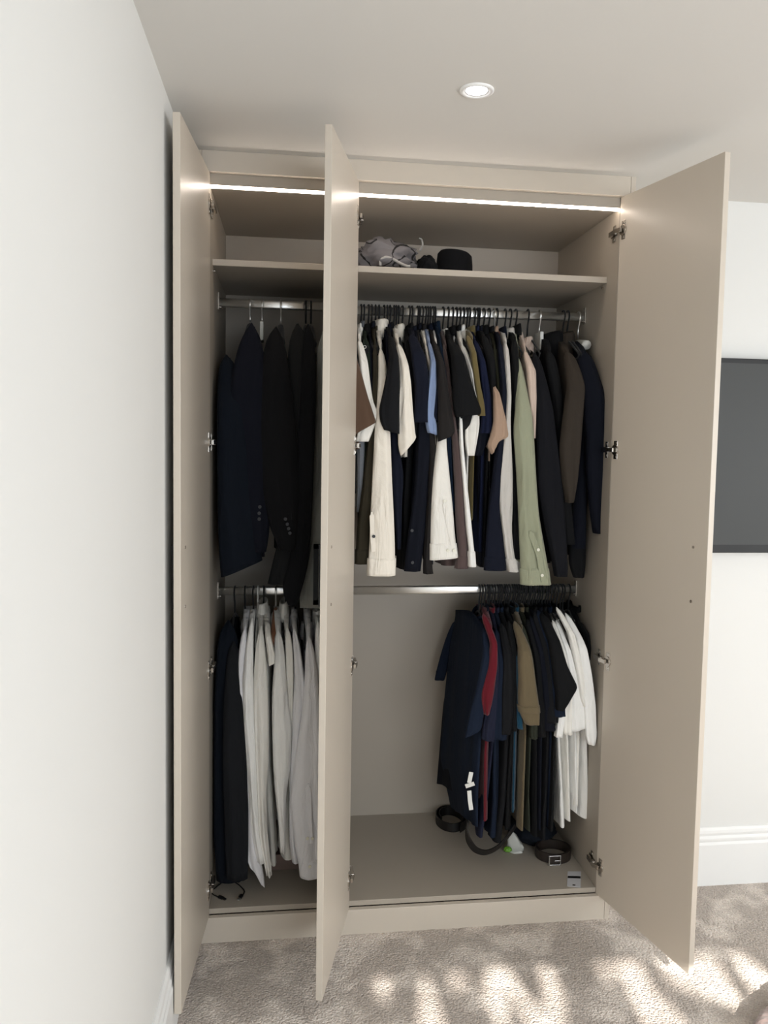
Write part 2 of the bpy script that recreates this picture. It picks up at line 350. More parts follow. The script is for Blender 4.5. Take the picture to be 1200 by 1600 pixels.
def garment(name, label, cat, m, hook, sl=None, br=None, far=None, rail=1, ysl=.07, y0=.095, y1=.475, neckpy=None, hem=None, hemf=None, col=None, cuff=None, btn=None, group=None, long=False, b=.017, fold=.003, bfold=.006, hw=.012, fsl=None, colmat=None, nosleeve=False, cufflab=None, yb=None):
    """one garment on its hanger. sl: near sleeve outline, br: near edge of the body, far: far edge of the body"""
    if name == 'dress_shirt': hw = .017
    gcount[0] += 1; seed = gcount[0]; r = random.Random(seed)
    zr = ZR1 if rail == 1 else ZR2; X0 = P(hook, 494 if rail == 1 else 919, YR)[0]
    zn = P(hook, neckpy, YR)[1] if neckpy else zr - .062
    g = thing(name, (X0, YR, zr - .02), label, cat, group)
    S3 = rows3(sl, ysl) if sl else None; B3 = rows3(br, y0) if br else None
    zs = min((S3[0][1] if S3 else (B3[0][1] if B3 else zn - .09)) - .004, zn - .03)
    zsn = max(zs, zn - .17)
    ref = B3 or S3; zz = [(q[1] + q[3]) / 2 for q in ref][::-1]; xx = [(q[0] + q[2]) / 2 for q in ref][::-1]; ww = [(q[2] - q[0]) / 2 for q in ref][::-1]
    if not B3: zz, xx = (zz, xx)
    nearf = lambda z: float(np.interp(z, zz, xx))
    hwn = (lambda z: float(np.interp(z, zz, ww)) * .96) if B3 else (lambda z: min(hw * 1.25, float(np.interp(z, zz, ww)) * .9))
    hz = P(ref[0][0] and 600, hem, y0)[1] if hem else (B3[-1][1] if B3 else zr - .78)
    if B3 and not hem: hz = (B3[-1][1] + B3[-1][3]) / 2
    if far:
        f3 = [P(x, y, y1) for y, x in far]; fz = [q[1] for q in f3][::-1]; fx = [q[0] for q in f3][::-1]; farf = lambda z: float(np.interp(z, fz, fx)); hzf = f3[-1][1]; fzs = f3[0][1]
    else: farf = lambda z: X0; hzf = hz + r.uniform(-.01, .012)
    body_sheet(X0, zn, zsn, nearf, farf, y0, y1, hz, hzf, hw=hw, hwn=hwn, fold=bfold, seed=seed).build('body', m, g, smooth=True)
    if not nosleeve:
        if S3:
            so = sleeve_tube(S3, y0 + .012, ysl, b=b, fold=fold, seed=seed).build('sleeve', m, g, smooth=True)
            if cuff:
                c3 = rows3(cuff, ysl - .002); c3 = [(a - .002, z, c + .002, z2) for a, z, c, z2 in c3]
                co = sleeve_tube(c3, ysl, ysl, b=b + .003, fold=fold * .5, seed=seed, n=8).build('cuff', m, so, smooth=True)
            for k in (btn or []):
                x, z = P(k[0], k[1], ysl - b - .004); MB().disc((x, ysl - b - .004, z), (0, -1, 0), .0052, .0022, 14).build('button', BTN_W if len(k) < 3 else BTN_D, so, smooth=False, bevel=.0005)
            ztop = zsn; zb_ = S3[-1][1]
        else: ztop = zsn; zb_ = zsn - (.55 if long else .2)
        if not long: zb_ = max(zb_, ztop - .26)
        f3 = rows3(fsl, y1 + .015) if fsl else [(farf(ztop) - .010, ztop - .004, farf(ztop) + .010, ztop - .004), (farf(ztop) - .014, (ztop + zb_) / 2, farf(ztop) + .014, (ztop + zb_) / 2), (farf(ztop) - .013, zb_, farf(ztop) + .013, zb_)]
        sleeve_tube(f3, y1 - .01, y1 + .012, b=.012, seed=seed + 1, n=14, m=20).build('sleeve', m, g, smooth=True)
    if col:
        kind = col[0]
        if kind == 'crew': collar_crew(X0, YR, zn - .004, rx=col[1] if len(col) > 1 else .011, tilt=col[2] if len(col) > 2 else .004).build('collar', colmat or m, g, smooth=True, solid=.0015)
        else:
            _, xl, xr, yt, yb_ = col; a = P(xl, yt, YR - .05); b_ = P(xr, yb_, YR - .05)
            collar_shirt((a[0] + b_[0]) / 2, YR, b_[1] + .004, max(.008, (b_[0] - a[0]) / 2 / 1.1), max(.012, a[1] - b_[1]), tilt=.004).build('collar', colmat or m, g, smooth=True, solid=.002)
    return g

# ---- hangers
def make_hanger(name, label, group, hook_m, frame_m, drop=.073, arm=.17, slope=.075, kind='slim'):
    t = thing(name, (0, 0, 0), label, 'hanger', group)
    R0 = .0195; pts = [(0, R0 * math.cos(a) , R0 * math.sin(a) * 1.0) for a in np.linspace(-.35, math.pi, 16)][::1]
    pts = [(0, R0 * math.cos(a), .0 + R0 * math.sin(a)) for a in np.linspace(math.pi * 1.1, -.5, 18)] + [(0, .004, -.034), (0, 0, -.046), (0, 0, -drop)]; pts = [(a, -b, c) for a, b, c in pts]
    MB().tube(pts, .0030, 8).build('hook', hook_m, t, smooth=True)
    b = MB()
    if kind == 'slim':
        top = [(0, y, -drop - slope * (abs(y) / arm) ** 1.3) for y in np.linspace(-arm, arm, 17)]
        b.tube(top, .0036, 6); b.tube([(0, -arm, -drop - slope), (0, -arm + .012, -drop - slope - .012), (0, arm - .012, -drop - slope - .012), (0, arm, -drop - slope)], .0026, 6)
    elif kind == 'wide':
        top = [(0, y, -drop - .012 - slope * (abs(y) / arm) ** 1.3) for y in np.linspace(-arm, arm, 17)]
        b.tube(top, [.008 + .008 * (abs(k - 8) / 8) for k in range(17)], 10)
    elif kind == 'bar':
        b.obox((0, 0, -drop - .03), (1, 0, 0), (0, 1, 0), (0, 0, 1), .006, .035, .031)
    b.build('frame', frame_m, t, smooth=kind != 'bar', bevel=0 if kind != 'bar' else .002); return t
def dup(root, loc, rz=0, label=None, group=None):
    r = root.copy(); COL.objects.link(r); r.location = loc; r.rotation_euler = (0, 0, rz)
    if label: r['label'] = label
    if group: r['group'] = group
    for ch in list(root.children):
        c = ch.copy(); COL.objects.link(c); c.parent = r
        for gch in ch.children: d = gch.copy(); COL.objects.link(d); d.parent = c
    return r
WHITEPL = mat('white_plastic', (222, 222, 216), .4); WOODH = mat('hanger_wood', (150, 104, 78), .45, vary=.15, vscale=40)
UP_LABEL = 'slim black hanger crowded on the upper right rail, its garment hidden by the others'; LOW_LABEL = 'slim black hanger crowded on the lower right rail, its garment hidden by the others'
black = make_hanger('clothes_hanger', UP_LABEL, 'black hangers on the upper right rail', VELVET, VELVET); first = True
upx = [564, 568.5, 575.5, 580.5, 586.5, 592, 600, 605, 609, 615.5, 619, 622.5, 628.5, 639, 643.5, 652, 655, 659.5, 664.5, 668.5, 672, 676, 679.5, 692, 700, 707, 713, 718.5, 724, 729.5, 733, 741, 746, 748.5, 755.5, 763.5, 776, 789, 797, 805.5, 824.5, 880, 887]
lowx = [749, 753, 757.5, 762, 765, 769, 773, 777.5, 781, 784, 789, 792, 796, 801, 804, 807.5, 811, 814.5, 818, 821, 825, 828, 832, 835, 839, 842.5, 847, 852, 856, 860, 865, 870, 876, 880, 889]
HANG = {1: [], 2: []}
for k, x in enumerate(upx):
    xx_ = P(x, 494, YR)[0]; loc = (xx_, YR, ZR1 - .0125 + .008 * (xx_ - XD) / (W - XD) + .004); rz = math.radians(rnd.uniform(-3, 3))
    if k == 0: black.location = loc; black.rotation_euler.z = rz; HANG[1].append((x, black))
    else: HANG[1].append((x, dup(black, loc, rz)))
for k, x in enumerate(lowx): HANG[2].append((x, dup(black, (P(x, 919, YR)[0], YR, ZR2 - .0035), math.radians(rnd.uniform(-4, 4) - 4 * (x < 790)), LOW_LABEL, 'black hangers on the lower right rail')))
wire = make_hanger('clothes_hanger', 'chrome hook hanger with cream bar, third from the right end of the upper rail', None, CHROME, WHITEPL, kind='bar', drop=.058)
wire.location = (P(843, 494, YR)[0], YR, ZR1 - .0035)
for px, lab in ((772, 'chrome hook hanger with cream bar between the black and olive shirts on the upper rail'),
                (409.5, 'chrome hook hanger with cream bar between two navy jackets on the upper left rail')):
    dup(wire, (P(px, 490, YR)[0], YR, ZR1 - .0035), 0, lab)
h = make_hanger('clothes_hanger', 'white padded hanger at the far right end of the upper rail carrying a navy jacket', None, CHROME, WHITEPL, kind='wide', arm=.09, slope=.02); h.location = (P(904, 494, YR)[0], YR, ZR1 - .0035)
h = make_hanger('clothes_hanger', 'wooden hanger with chrome hook under a white shirt collar on the lower left rail', None, CHROME, WOODH, kind='wide', drop=.05); h.location = (P(431, 925, YR)[0], YR, ZR2 - .0035)
for px, lab in ((391, 'chrome hook hanger in the peaked navy jacket near the left end of the upper rail'), (439, 'chrome hook hanger tilted in the black jacket in the middle of the upper left rail'),
                (478, 'dark hanger in the charcoal coat on the upper left rail'), (486, 'dark hanger in the grey garment bag on the upper left rail')):
    h = make_hanger('clothes_hanger', lab, None, CHROME if px < 450 else VELVET, VELVET, kind='wide', drop=.055); h.location = (P(px, 478, YR)[0], YR, ZR1 - .0035)
for px, lab in ((367, 'black hanger of the dark coat at the left end of the lower left rail'), (383, 'black hanger between dark trousers and first white shirt on the lower left rail'),
                (396, 'black hanger of the second white shirt from the left on the lower left rail'), (412, 'black hanger of the short sleeved white shirt on the lower left rail'),
                (447, 'black hanger behind the wooden hanger on the lower left rail'), (462, 'black hanger of the white shirt beneath the black bag on the lower left rail'), (478, 'black hanger of the lilac white shirt on the lower left rail')):
    dup(black, (P(px, 925, YR)[0], YR, ZR2 - .0035), math.radians(rnd.uniform(-6, 6)), lab, 'hangers on the lower left rail')
h = make_hanger('clothes_hanger', 'white plastic hanger hooked over the lower left rail among the white shirts', None, WHITEPL, WHITEPL); h.location = (P(403, 925, YR)[0], YR, ZR2 - .0035)

# ---- cloth colours
BLK = fab('black', (22, 23, 25)); BLK2 = fab('soft_black', (28, 29, 32)); NAVY = fab('navy', (22, 27, 44)); NAVY2 = fab('deep_navy', (17, 21, 34)); NAVY3 = fab('washed_navy', (27, 39, 60))
CREAM = fab('cream', (238, 231, 218), .03); WHT = fab('white', (242, 241, 237), .03); WHT2 = fab('cool_white', (230, 229, 231), .03); OFFW = fab('off_white', (238, 235, 227), .03)
BRN = fab('brown', (88, 68, 54)); OLB = fab('olive_brown', (66, 60, 46)); OLV = fab('olive', (104, 92, 58)); DOLV = fab('dark_olive', (52, 52, 38)); LBL = fab('light_blue', (132, 150, 184), .06)
CHAR = fab('charcoal', (46, 43, 42)); PLUM = fab('plum_brown', (86, 72, 70)); TEAL = fab('teal_navy', (22, 40, 62)); TAN = fab('tan', (168, 142, 122), .06); MARL = fab('grey_marl', (200, 196, 190), .1)
SAGE = fab('sage', (154, 157, 133), .07); PINK = fab('pale_pink', (206, 186, 172), .04); TAUPE = fab('dark_taupe', (70, 62, 54)); GRN = fab('dark_green', (42, 52, 42)); RED = fab('burgundy', (96, 20, 32)); TEALB = fab('teal_blue', (20, 62, 84))
KHK = fab('khaki_brown', (104, 92, 70)); GBLU = fab('grey_blue', (120, 124, 130), .06); RUST = fab('terracotta', (120, 78, 62)); INDI = fab('indigo_marl', (40, 44, 66)); GREYB = fab('bag_grey', (128, 128, 122), .06)

SH, TS, JK = 'long_sleeved_shirt', 't_shirt', 'jacket'
HOOKS = {1: {}, 2: {}}
def G(name, label, cat, m, hook, **k):
    HOOKS[k.get('rail', 1)].setdefault(round(hook), label); return garment(name, label, cat, m, hook, **k)
# ======== upper rail, right compartment (left to right)
G(TS, 'brown tee at the left end of the upper right rail beside the middle door', 't-shirt', BRN, 564, sl=[(548, 545, 556), (580, 542, 564), (620, 540, 575), (655, 539, 588, 660), (688, 538, 584, 662)], ysl=.045, y0=.075, hem=700, col=('crew',))
G(SH, 'white striped shirt with fanned sleeve just right of the brown tee', 'shirt', OFFW, 568.5, sl=[(528, 559, 567), (560, 561, 574), (600, 563, 579), (628, 571, 583), (648, 572, 592), (665, 560, 586), (690, 556, 576)], ysl=.066, y0=.10, hem=800, col=('shirt', 558, 568, 507, 530))
G(SH, 'grey blue shirt whose cuff hangs low beside the middle door', 'shirt', GBLU, 564, sl=[(560, 556, 562), (640, 556, 566), (700, 557, 571), (740, 558, 569), (770, 558, 567), (800, 557, 562)], ysl=.11, y0=.13, hem=770, col=('crew',))
G(JK, 'dark green jacket with a small ring at the shoulder, left part of the upper rail', 'jacket', GRN, 575.5, sl=[(524, 567, 576), (545, 567, 581), (580, 570, 582), (640, 568, 584), (710, 566, 584), (760, 562, 578)], ysl=.115, y0=.14, hem=780, col=('shirt', 566, 580, 508, 526), colmat=BLK)
G(SH, 'navy shirt between the striped shirt and the olive brown shirt', 'shirt', NAVY2, 580.5, sl=[(535, 577, 585), (600, 577, 588), (690, 574, 586), (760, 568, 580), (820, 560, 574)], ysl=.10, y0=.13, hem=830, col=('crew',))
G(SH, 'olive brown long sleeved shirt ending in a cuff by the middle door', 'shirt', OLB, 586.5, sl=[(530, 584, 591), (600, 582, 592), (690, 574, 586), (760, 566, 584), (820, 558, 580), (879, 555, 577)], ysl=.085, y0=.11, hem=850, cuff=[(855, 556, 578), (881, 555, 577)], col=('shirt', 583, 592, 512, 530))
G(SH, 'large white long sleeved shirt with open collar and buttoned cuff, left of the black tee', 'shirt', CREAM, 592, sl=[(540, 592, 603), (578, 593, 607), (630, 589, 606), (680, 585, 610), (740, 582, 612), (800, 579, 615), (850, 577, 617), (898, 574, 617)], ysl=.055, y0=.10, hem=880, cuff=[(868, 575, 618), (899, 574, 617)], btn=[(584, 838, 1)], col=('shirt', 584, 608, 500, 528), b=.02, fold=.004)
G(SH, 'navy shirt with a lighter piping showing right of the large white shirt collar', 'shirt', NAVY, 605, sl=[(522, 604, 611), (560, 605, 614), (620, 606, 616), (690, 610, 622), (740, 612, 631), (790, 615, 628), (835, 618, 627), (858, 620, 626)], ysl=.085, y0=.115, hem=850, col=('shirt', 604, 613, 508, 524))
G(TS, 'black tee with wide sleeve pointing left, between the white and the cream shirt', 't-shirt', BLK2, 609, sl=[(520, 609, 618), (560, 608, 623), (600, 601, 624), (640, 592, 624), (660, 594, 624, 674), (672, 600, 624, 678)], ysl=.03, y0=.08, hem=860, col=('crew',), b=.02)
G(SH, 'cream short sleeved shirt with long pleated sleeve and pointed hem', 'shirt', CREAM, 619, sl=[(532, 621, 630), (560, 623, 637), (597, 624, 642), (640, 622, 645), (680, 622, 649), (700, 622, 651, 684), (712, 626, 646, 690)], ysl=.045, y0=.095, hem=715, col=('shirt', 617, 633, 508, 534), fold=.005, b=.022)
G(TS, 'plain black tee just right of the cream pleated shirt', 't-shirt', BLK, 639, sl=[(528, 632, 643), (570, 636, 655), (620, 640, 655), (670, 643, 655), (684, 646, 655)], ysl=.09, y0=.11, hem=890, br=[(540, 634, 644), (620, 640, 652), (700, 630, 650), (780, 625, 645), (893, 621, 650)], col=('crew',))
G('polo_shirt', 'navy polo with broad sleeve in the left middle of the upper rail', 'polo shirt', NAVY, 643.5, sl=[(518, 641, 653), (560, 643, 666), (600, 648, 671), (630, 648, 671), (660, 647, 671)], ysl=.04, y0=.09, hem=880, br=[(540, 640, 652), (640, 648, 668), (700, 648, 672), (780, 640, 668), (888, 640, 660)], col=('shirt', 640, 653, 512, 524))
G(SH, 'black shirt with small buttons down its front, low in the middle of the upper rail', 'shirt', NAVY2, 652, sl=[(530, 650, 658), (600, 654, 668), (680, 652, 674), (760, 648, 668), (830, 638, 664), (892, 631, 657)], ysl=.075, y0=.10, hem=885, btn=[(643.7, 829, 1), (644.5, 879, 1)], col=('crew',), b=.019, long=True)
G(SH, 'brownish black shirt whose narrow sleeve ends in a flared cuff', 'shirt', CHAR, 659.5, sl=[(530, 655, 662), (600, 662, 672), (700, 670, 681), (760, 669, 678), (830, 664, 675), (872, 661, 673), (896, 661, 677)], ysl=.07, y0=.11, hem=860, col=('crew',))
G(SH, 'cream shirt with rolled collar left of the light blue shirt', 'shirt', CREAM, 664.5, sl=[(534, 666, 671), (560, 668, 673), (580, 671, 675), (640, 672, 678), (690, 674, 681), (713, 677, 680)], ysl=.075, y0=.11, hem=860, col=('shirt', 661, 673, 518, 534), nosleeve=False)
G(SH, 'light blue shirt, the only pale blue one on the upper rail', 'shirt', LBL, 672, sl=[(530, 673, 679), (560, 673, 681), (600, 669, 682), (625, 664, 681), (650, 664, 679), (665, 665, 683), (676, 668, 683, 680)], ysl=.045, y0=.10, hem=850, col=('shirt', 669, 678, 514, 530), colmat=INDI)
G(TS, 'navy tee sleeve tucked between the light blue and the charcoal tee', 't-shirt', NAVY, 668.5, sl=[(560, 680, 684), (600, 679, 686), (630, 674, 687), (650, 670, 687, 657), (656, 680, 687, 662)], ysl=.05, y0=.10, hem=880, col=('crew',))
G(TS, 'charcoal tee with long broad sleeve right of the light blue shirt', 't-shirt', CHAR, 676, sl=[(528, 680, 687), (575, 683, 695), (610, 684, 700), (645, 684, 706), (676, 684, 711), (690, 684, 706, 681)], ysl=.03, y0=.085, hem=860, col=('shirt', 676, 685, 516, 532), b=.02)
G(SH, 'white long sleeved shirt with a row of cuff buttons below the charcoal tee', 'shirt', OFFW, 679.5, sl=[(534, 684, 689), (575, 687, 695), (640, 690, 698), (690, 683, 697), (740, 676, 702), (800, 673, 708), (840, 672, 711), (874, 672, 715, 870)], ysl=.055, y0=.10, hem=860, cuff=[(845, 672, 712), (875, 672, 715, 871)], btn=[(709.5, 860), (700, 860), (695, 783)], col=('shirt', 676, 686, 516, 536), b=.02)
G(TS, 'teal navy tee standing up above its neighbours in the middle of the upper rail', 't-shirt', TEAL, 681, sl=[(530, 689, 694), (600, 694, 700), (690, 697, 706), (740, 699, 707), (800, 702, 710)], ysl=.08, y0=.11, hem=850, neckpy=505, col=('shirt', 678, 689, 504, 520))
G(SH, 'plum brown long sleeved shirt right of the charcoal tee, cuff hanging low', 'shirt', PLUM, 692, sl=[(535, 694, 702), (575, 698, 705), (630, 702, 708), (700, 707, 718), (760, 710, 726), (820, 712, 728), (862, 716, 732), (886, 712, 731)], ysl=.06, y0=.10, hem=882, br=[(545, 694, 700), (700, 702, 712), (800, 696, 712), (884, 684, 722)], cuff=[(866, 714, 732), (888, 711, 731)], col=('shirt', 689, 702, 516, 530), colmat=OFFW)
G(TS, 'large black tee with wide sleeve in the centre of the upper rail', 't-shirt', BLK, 707, sl=[(525, 704, 713), (545, 705, 722), (585, 706, 733), (620, 707, 744), (643, 709, 753), (652, 712, 750, 648)], ysl=.03, y0=.085, hem=870, col=('shirt', 702, 713, 511, 524), b=.024)
G(TS, 'black tee whose folded sleeve ends just under the large black tee', 't-shirt', BLK2, 713, sl=[(560, 708, 718), (600, 708, 725), (640, 709, 740), (660, 712, 737), (671, 714, 728)], ysl=.055, y0=.10, hem=870, col=('crew',))
G(SH, 'off white shirt with rounded collar and crumpled sleeve right of the large black tee', 'shirt', OFFW, 724, sl=[(535, 722, 731), (560, 729, 736), (600, 736, 745), (640, 738, 748), (665, 726, 749), (690, 726, 745), (712, 729, 741)], ysl=.06, y0=.10, hem=880, col=('shirt', 718, 732, 518, 538), fold=.006)
G(SH, 'narrow white long sleeved shirt with plain cuff under the off white crumpled one', 'shirt', WHT, 718.5, sl=[(580, 714, 719), (700, 718, 724), (770, 724, 731), (826, 728, 737), (856, 732, 740), (884, 732, 743)], ysl=.045, y0=.10, hem=870, cuff=[(858, 731, 741), (885, 732, 743)], col=('crew',))
G(SH, 'olive shirt with round shoulder seam right of the off white shirt', 'shirt', OLV, 733, sl=[(520, 733, 741), (560, 735, 745), (600, 740, 750), (635, 745, 757), (650, 746, 758)], ysl=.05, y0=.10, hem=815, br=[(540, 734, 742), (700, 737, 746), (815, 732, 744)], col=('shirt', 731, 744, 511, 524))
G(TS, 'navy blue tee right of the olive shirt', 't-shirt', fab('royal_navy', (24, 32, 62)), 741, sl=[(528, 743, 752), (570, 748, 759), (620, 754, 767), (660, 752, 768), (677, 750, 768)], ysl=.055, y0=.10, hem=860, col=('crew',))
G(TS, 'black tee with drooping sleeve hem under the navy blue tee', 't-shirt', NAVY2, 746, sl=[(560, 750, 762), (640, 752, 768), (690, 744, 762), (712, 742, 752)], ysl=.07, y0=.11, hem=885, br=[(540, 746, 756), (700, 742, 760), (877, 744, 762)], col=('crew',))
G(TS, 'plain black tee left of the tan tee', 't-shirt', BLK, 755.5, sl=[(520, 756, 767), (560, 760, 772), (610, 765, 773), (650, 767, 774), (690, 768, 776)], ysl=.06, y0=.10, hem=880, col=('shirt', 752, 764, 510, 524))
G(TS, 'second black tee tucked against the tan tee', 't-shirt', BLK2, 763.5, sl=[(535, 765, 773), (600, 767, 774), (680, 764, 775)], ysl=.085, y0=.11, hem=890, br=[(545, 764, 772), (700, 757, 770), (860, 749, 765)], col=('crew',))
G(TS, 'tan tee with flared sleeve, the only tan one on the upper rail', 't-shirt', TAN, 770, sl=[(585, 770, 773), (600, 771, 776), (630, 771, 784), (660, 771, 791), (684, 765, 795), (697, 760, 780, 688), (710, 768, 776, 695)], ysl=.035, y0=.09, hem=720, col=('crew',))
G(SH, 'dark olive shirt right of the cream bar hanger', 'shirt', DOLV, 776, sl=[(538, 772, 782), (570, 773, 783), (620, 776, 784), (700, 774, 784), (800, 768, 780)], ysl=.08, y0=.11, hem=850, col=('shirt', 771, 782, 520, 538), colmat=RUST)
G(SH, 'navy long sleeved shirt with ribbed cuff left of the grey marl sweater', 'shirt', NAVY, 786, sl=[(525, 783, 792), (600, 783, 792), (680, 776, 790), (740, 770, 786), (800, 762, 781), (866, 758, 789), (890, 757, 790)], ysl=.05, y0=.10, hem=870, cuff=[(867, 758, 789), (891, 757, 790)], col=('shirt', 782, 792, 512, 526))
G('sweater', 'light grey marl sweater with long narrow sleeve', 'sweater', MARL, 797, sl=[(530, 793, 803), (560, 793, 802), (608, 791, 799), (660, 788, 797), (700, 784, 799), (740, 779, 801), (790, 778, 801), (830, 785, 799), (868, 789, 803), (892, 794, 809)], ysl=.045, y0=.10, hem=870, cuff=[(870, 789, 804), (893, 795, 809)], col=('shirt', 790, 805, 514, 530))
G(SH, 'black long sleeved shirt between the grey marl sweater and the sage shirt', 'shirt', BLK, 805.5, sl=[(525, 804, 815), (600, 801, 812), (700, 799, 809), (800, 800, 812), (873, 799, 814)], ysl=.07, y0=.10, hem=865, col=('shirt', 805, 815, 508, 524))
G(SH, 'sage green long sleeved shirt with white cuff buttons', 'shirt', SAGE, 815, sl=[(552, 814, 822), (585, 812, 825), (620, 808, 827), (670, 802, 833), (740, 807, 837), (800, 810, 841), (830, 811, 846), (880, 813, 855), (911, 814, 860)], ysl=.035, y0=.095, hem=885, cuff=[(884, 813, 856), (913, 814, 860)], btn=[(841, 859), (847, 899)], col=('shirt', 813, 824, 544, 556), b=.024, fold=.005)
G(SH, 'pale pink short sleeved shirt with open collar right of the sage shirt', 'shirt', PINK, 824.5, sl=[(545, 825, 832), (580, 824, 837), (620, 826, 838), (650, 829, 837), (685, 832, 836)], ysl=.05, y0=.10, hem=850, col=('shirt', 817, 834, 528, 548), b=.014)
TR = 'trousers'
G(TR, 'black trousers folded over the cream bar hanger near the right end', 'trousers', fab('black_wool', (24, 25, 31)), 843, sl=[(548, 837, 851), (600, 837, 859), (680, 838, 869), (760, 840, 880), (830, 852, 884), (886, 864, 887), (900, 866, 886)], ysl=.05, y0=.10, neckpy=560, hem=880, b=.02, nosleeve=False, long=True)
G(JK, 'black jacket with rolled lapel left of the taupe overcoat', 'jacket', BLK, 866, sl=[(545, 855, 872), (600, 860, 878), (660, 866, 880), (760, 870, 890), (850, 878, 898)], ysl=.09, y0=.12, hem=860, neckpy=530, col=('shirt', 857, 882, 519, 560), hw=.018, b=.02, long=True)
G('overcoat', 'dark taupe overcoat with turned up collar near the right end of the upper rail', 'coat', TAUPE, 884, sl=[(545, 890, 906), (575, 889, 912), (602, 887, 914), (640, 881, 911), (700, 874, 907), (750, 878, 902), (785, 884, 895)], ysl=.03, y0=.09, hem=830, neckpy=534, col=('shirt', 876, 900, 520, 566), b=.024, hw=.018)
G(JK, 'navy jacket on the white padded hanger against the right side panel', 'jacket', NAVY2, 906, sl=[(545, 905, 930), (580, 908, 937), (620, 911, 946), (680, 914, 947), (740, 916, 947), (800, 922, 946), (833, 927, 945)], ysl=.09, y0=.12, hem=860, neckpy=534, br=[(560, 902, 922), (650, 905, 930), (740, 895, 928), (830, 888, 928), (872, 886, 928)], b=.025, hw=.02, long=True)
G(JK, 'black jacket whose sleeve shows below the navy jacket at the right end', 'jacket', BLK, 896, sl=[(600, 898, 906), (700, 902, 910), (800, 893, 914), (880, 888, 915), (902, 896, 912)], ysl=.15, y0=.18, hem=870, neckpy=530, hw=.014, long=True)
def placket(key, pts, Y, m, wd_=.012):
    g = [o for o in COL.objects if o.get('label', '').startswith(key)][0]; s = [c for c in g.children if c.name.startswith('sleeve')][0]
    path = smooth_path([(P(a, b, Y)[0], Y, P(a, b, Y)[1]) for a, b in pts], 24); R = []
    for i, q in enumerate(path):
        d = path[min(i + 1, len(path) - 1)] - path[max(i - 1, 0)]; d /= np.linalg.norm(d); t = np.cross(d, (0, 1., 0)); w_ = wd_ * (1 if i > 1 else .4) / 2
        R.append([q - t * w_ + (0, .003, 0), q - t * w_ - (0, .001, 0), q + t * w_ - (0, .001, 0), q + t * w_ + (0, .003, 0)])
    MB().rings(R).build('placket', m, s)
placket('sage green', [(828, 830), (834, 845), (842, 868), (846, 890), (850, 908)], .035 - .026, SAGE, .018)
placket('white long sleeved shirt with a row', [(694, 782), (699, 810), (705, 840), (711, 866)], .055 - .021, OFFW, .014)
placket('large white long', [(581, 800), (582, 835), (584, 862)], .055 - .021, CREAM, .014)
# ring on the green jacket
x, z = P(570, 542, .09); MB().tube([(x + .0045 * math.cos(a), .092, z + .0045 * math.sin(a)) for a in np.linspace(0, 2 * math.pi, 16)], .0008, 6).build('shoulder_ring', WHITEPL, [o for o in COL.objects if o.get('label', '').startswith('dark green jacket')][0], smooth=True)

# ======== upper rail, left compartment
G('coat', 'long dark navy coat against the left side panel on the upper rail', 'coat', NAVY3 if False else fab('ink_navy', (16, 24, 36)), 352, sl=[(551, 344, 358), (560, 340, 365), (600, 339, 378), (700, 339, 392), (800, 340, 402), (860, 342, 408), (902, 345, 410, 875)], ysl=.05, y0=.10, neckpy=560, hem=880, b=.03, hw=.014, long=True)
g_ = G(JK, 'dark navy suit jacket with peaked shoulder, second from the left on the upper left rail', 'jacket', fab('suit_navy', (18, 21, 34)), 391, sl=[(500, 386, 397), (530, 374, 408), (560, 366, 414), (620, 358, 420), (700, 362, 424), (780, 372, 424), (840, 390, 420), (862, 396, 416)], ysl=.05, y0=.10, neckpy=512, hem=870, b=.025, hw=.016, long=True, btn=[(406, 792, 1), (405, 802, 1), (405, 811, 1)])
G(JK, 'black suit jacket with four sleeve buttons in the middle of the upper left rail', 'jacket', fab('suit_black', (19, 19, 22)), 434, sl=[(506, 424, 437), (530, 414, 443), (560, 410, 450), (620, 408, 458), (700, 405, 466), (770, 410, 470), (820, 420, 468), (858, 436, 464)], ysl=.04, y0=.09, neckpy=518, hem=870, b=.025, hw=.016, long=True, btn=[(446, 811, 1), (449, 819, 1), (451, 826, 1), (453, 833, 1)])
G('coat', 'charcoal coat right of the black suit jacket on the upper left rail', 'coat', fab('coat_charcoal', (32, 33, 34)), 468, sl=[(502, 456, 474), (530, 452, 482), (600, 446, 486), (700, 448, 486), (800, 446, 482), (870, 428, 478), (912, 418, 472)], ysl=.07, y0=.11, neckpy=513, hem=860, b=.022, hw=.016, long=True)
G('coat', 'long black coat with pointed hem hanging down in front of the lower left rail', 'coat', fab('coat_black', (15, 16, 20)), 482, sl=[(502, 475, 489), (540, 472, 494), (620, 468, 494), (720, 464, 491), (830, 458, 486), (880, 450, 482), (925, 438, 471), (945, 450, 464)], ysl=.05, y0=.10, neckpy=514, hem=900, b=.022, hw=.016, long=True)
gb = thing('garment_bag', (.40, .28, 1.1), 'light grey garment bag with a dark framed window, half hidden by the middle door', 'garment bag')
xa, _ = P(494, 700, .10); xb = .421
R = []
for px0, py in ((505, 515), (496, 545), (494, 600), (491, 700), (488, 800), (484, 870), (474, 925), (469, 950)):
    x0, z = P(px0, py, .10); x0 = min(x0, xb - .006); R.append([(x0 + (xb - x0) * t, y, z) for t, y in ((0, .10), (.5, .09), (1, .10), (1, .30), (1, .47), (.5, .48), (.1, .47), (.0, .30))])
MB().rings(R).build('cover', GREYB, gb, smooth=True)
x0, z0 = P(492, 850, .094); x1_, z1_ = P(490, 944, .094)
q = MB(); xm = x0 - .004
for a, b, c, d in ((xm, xm + .015, z1_, z0), (xm, xb, z1_, z1_ + .015), (xm, xb, z0 - .015, z0)): q.box(a, b, .082, .094, c, d)
q.build('window_frame', fab('bag_trim', (62, 64, 66)), gb)

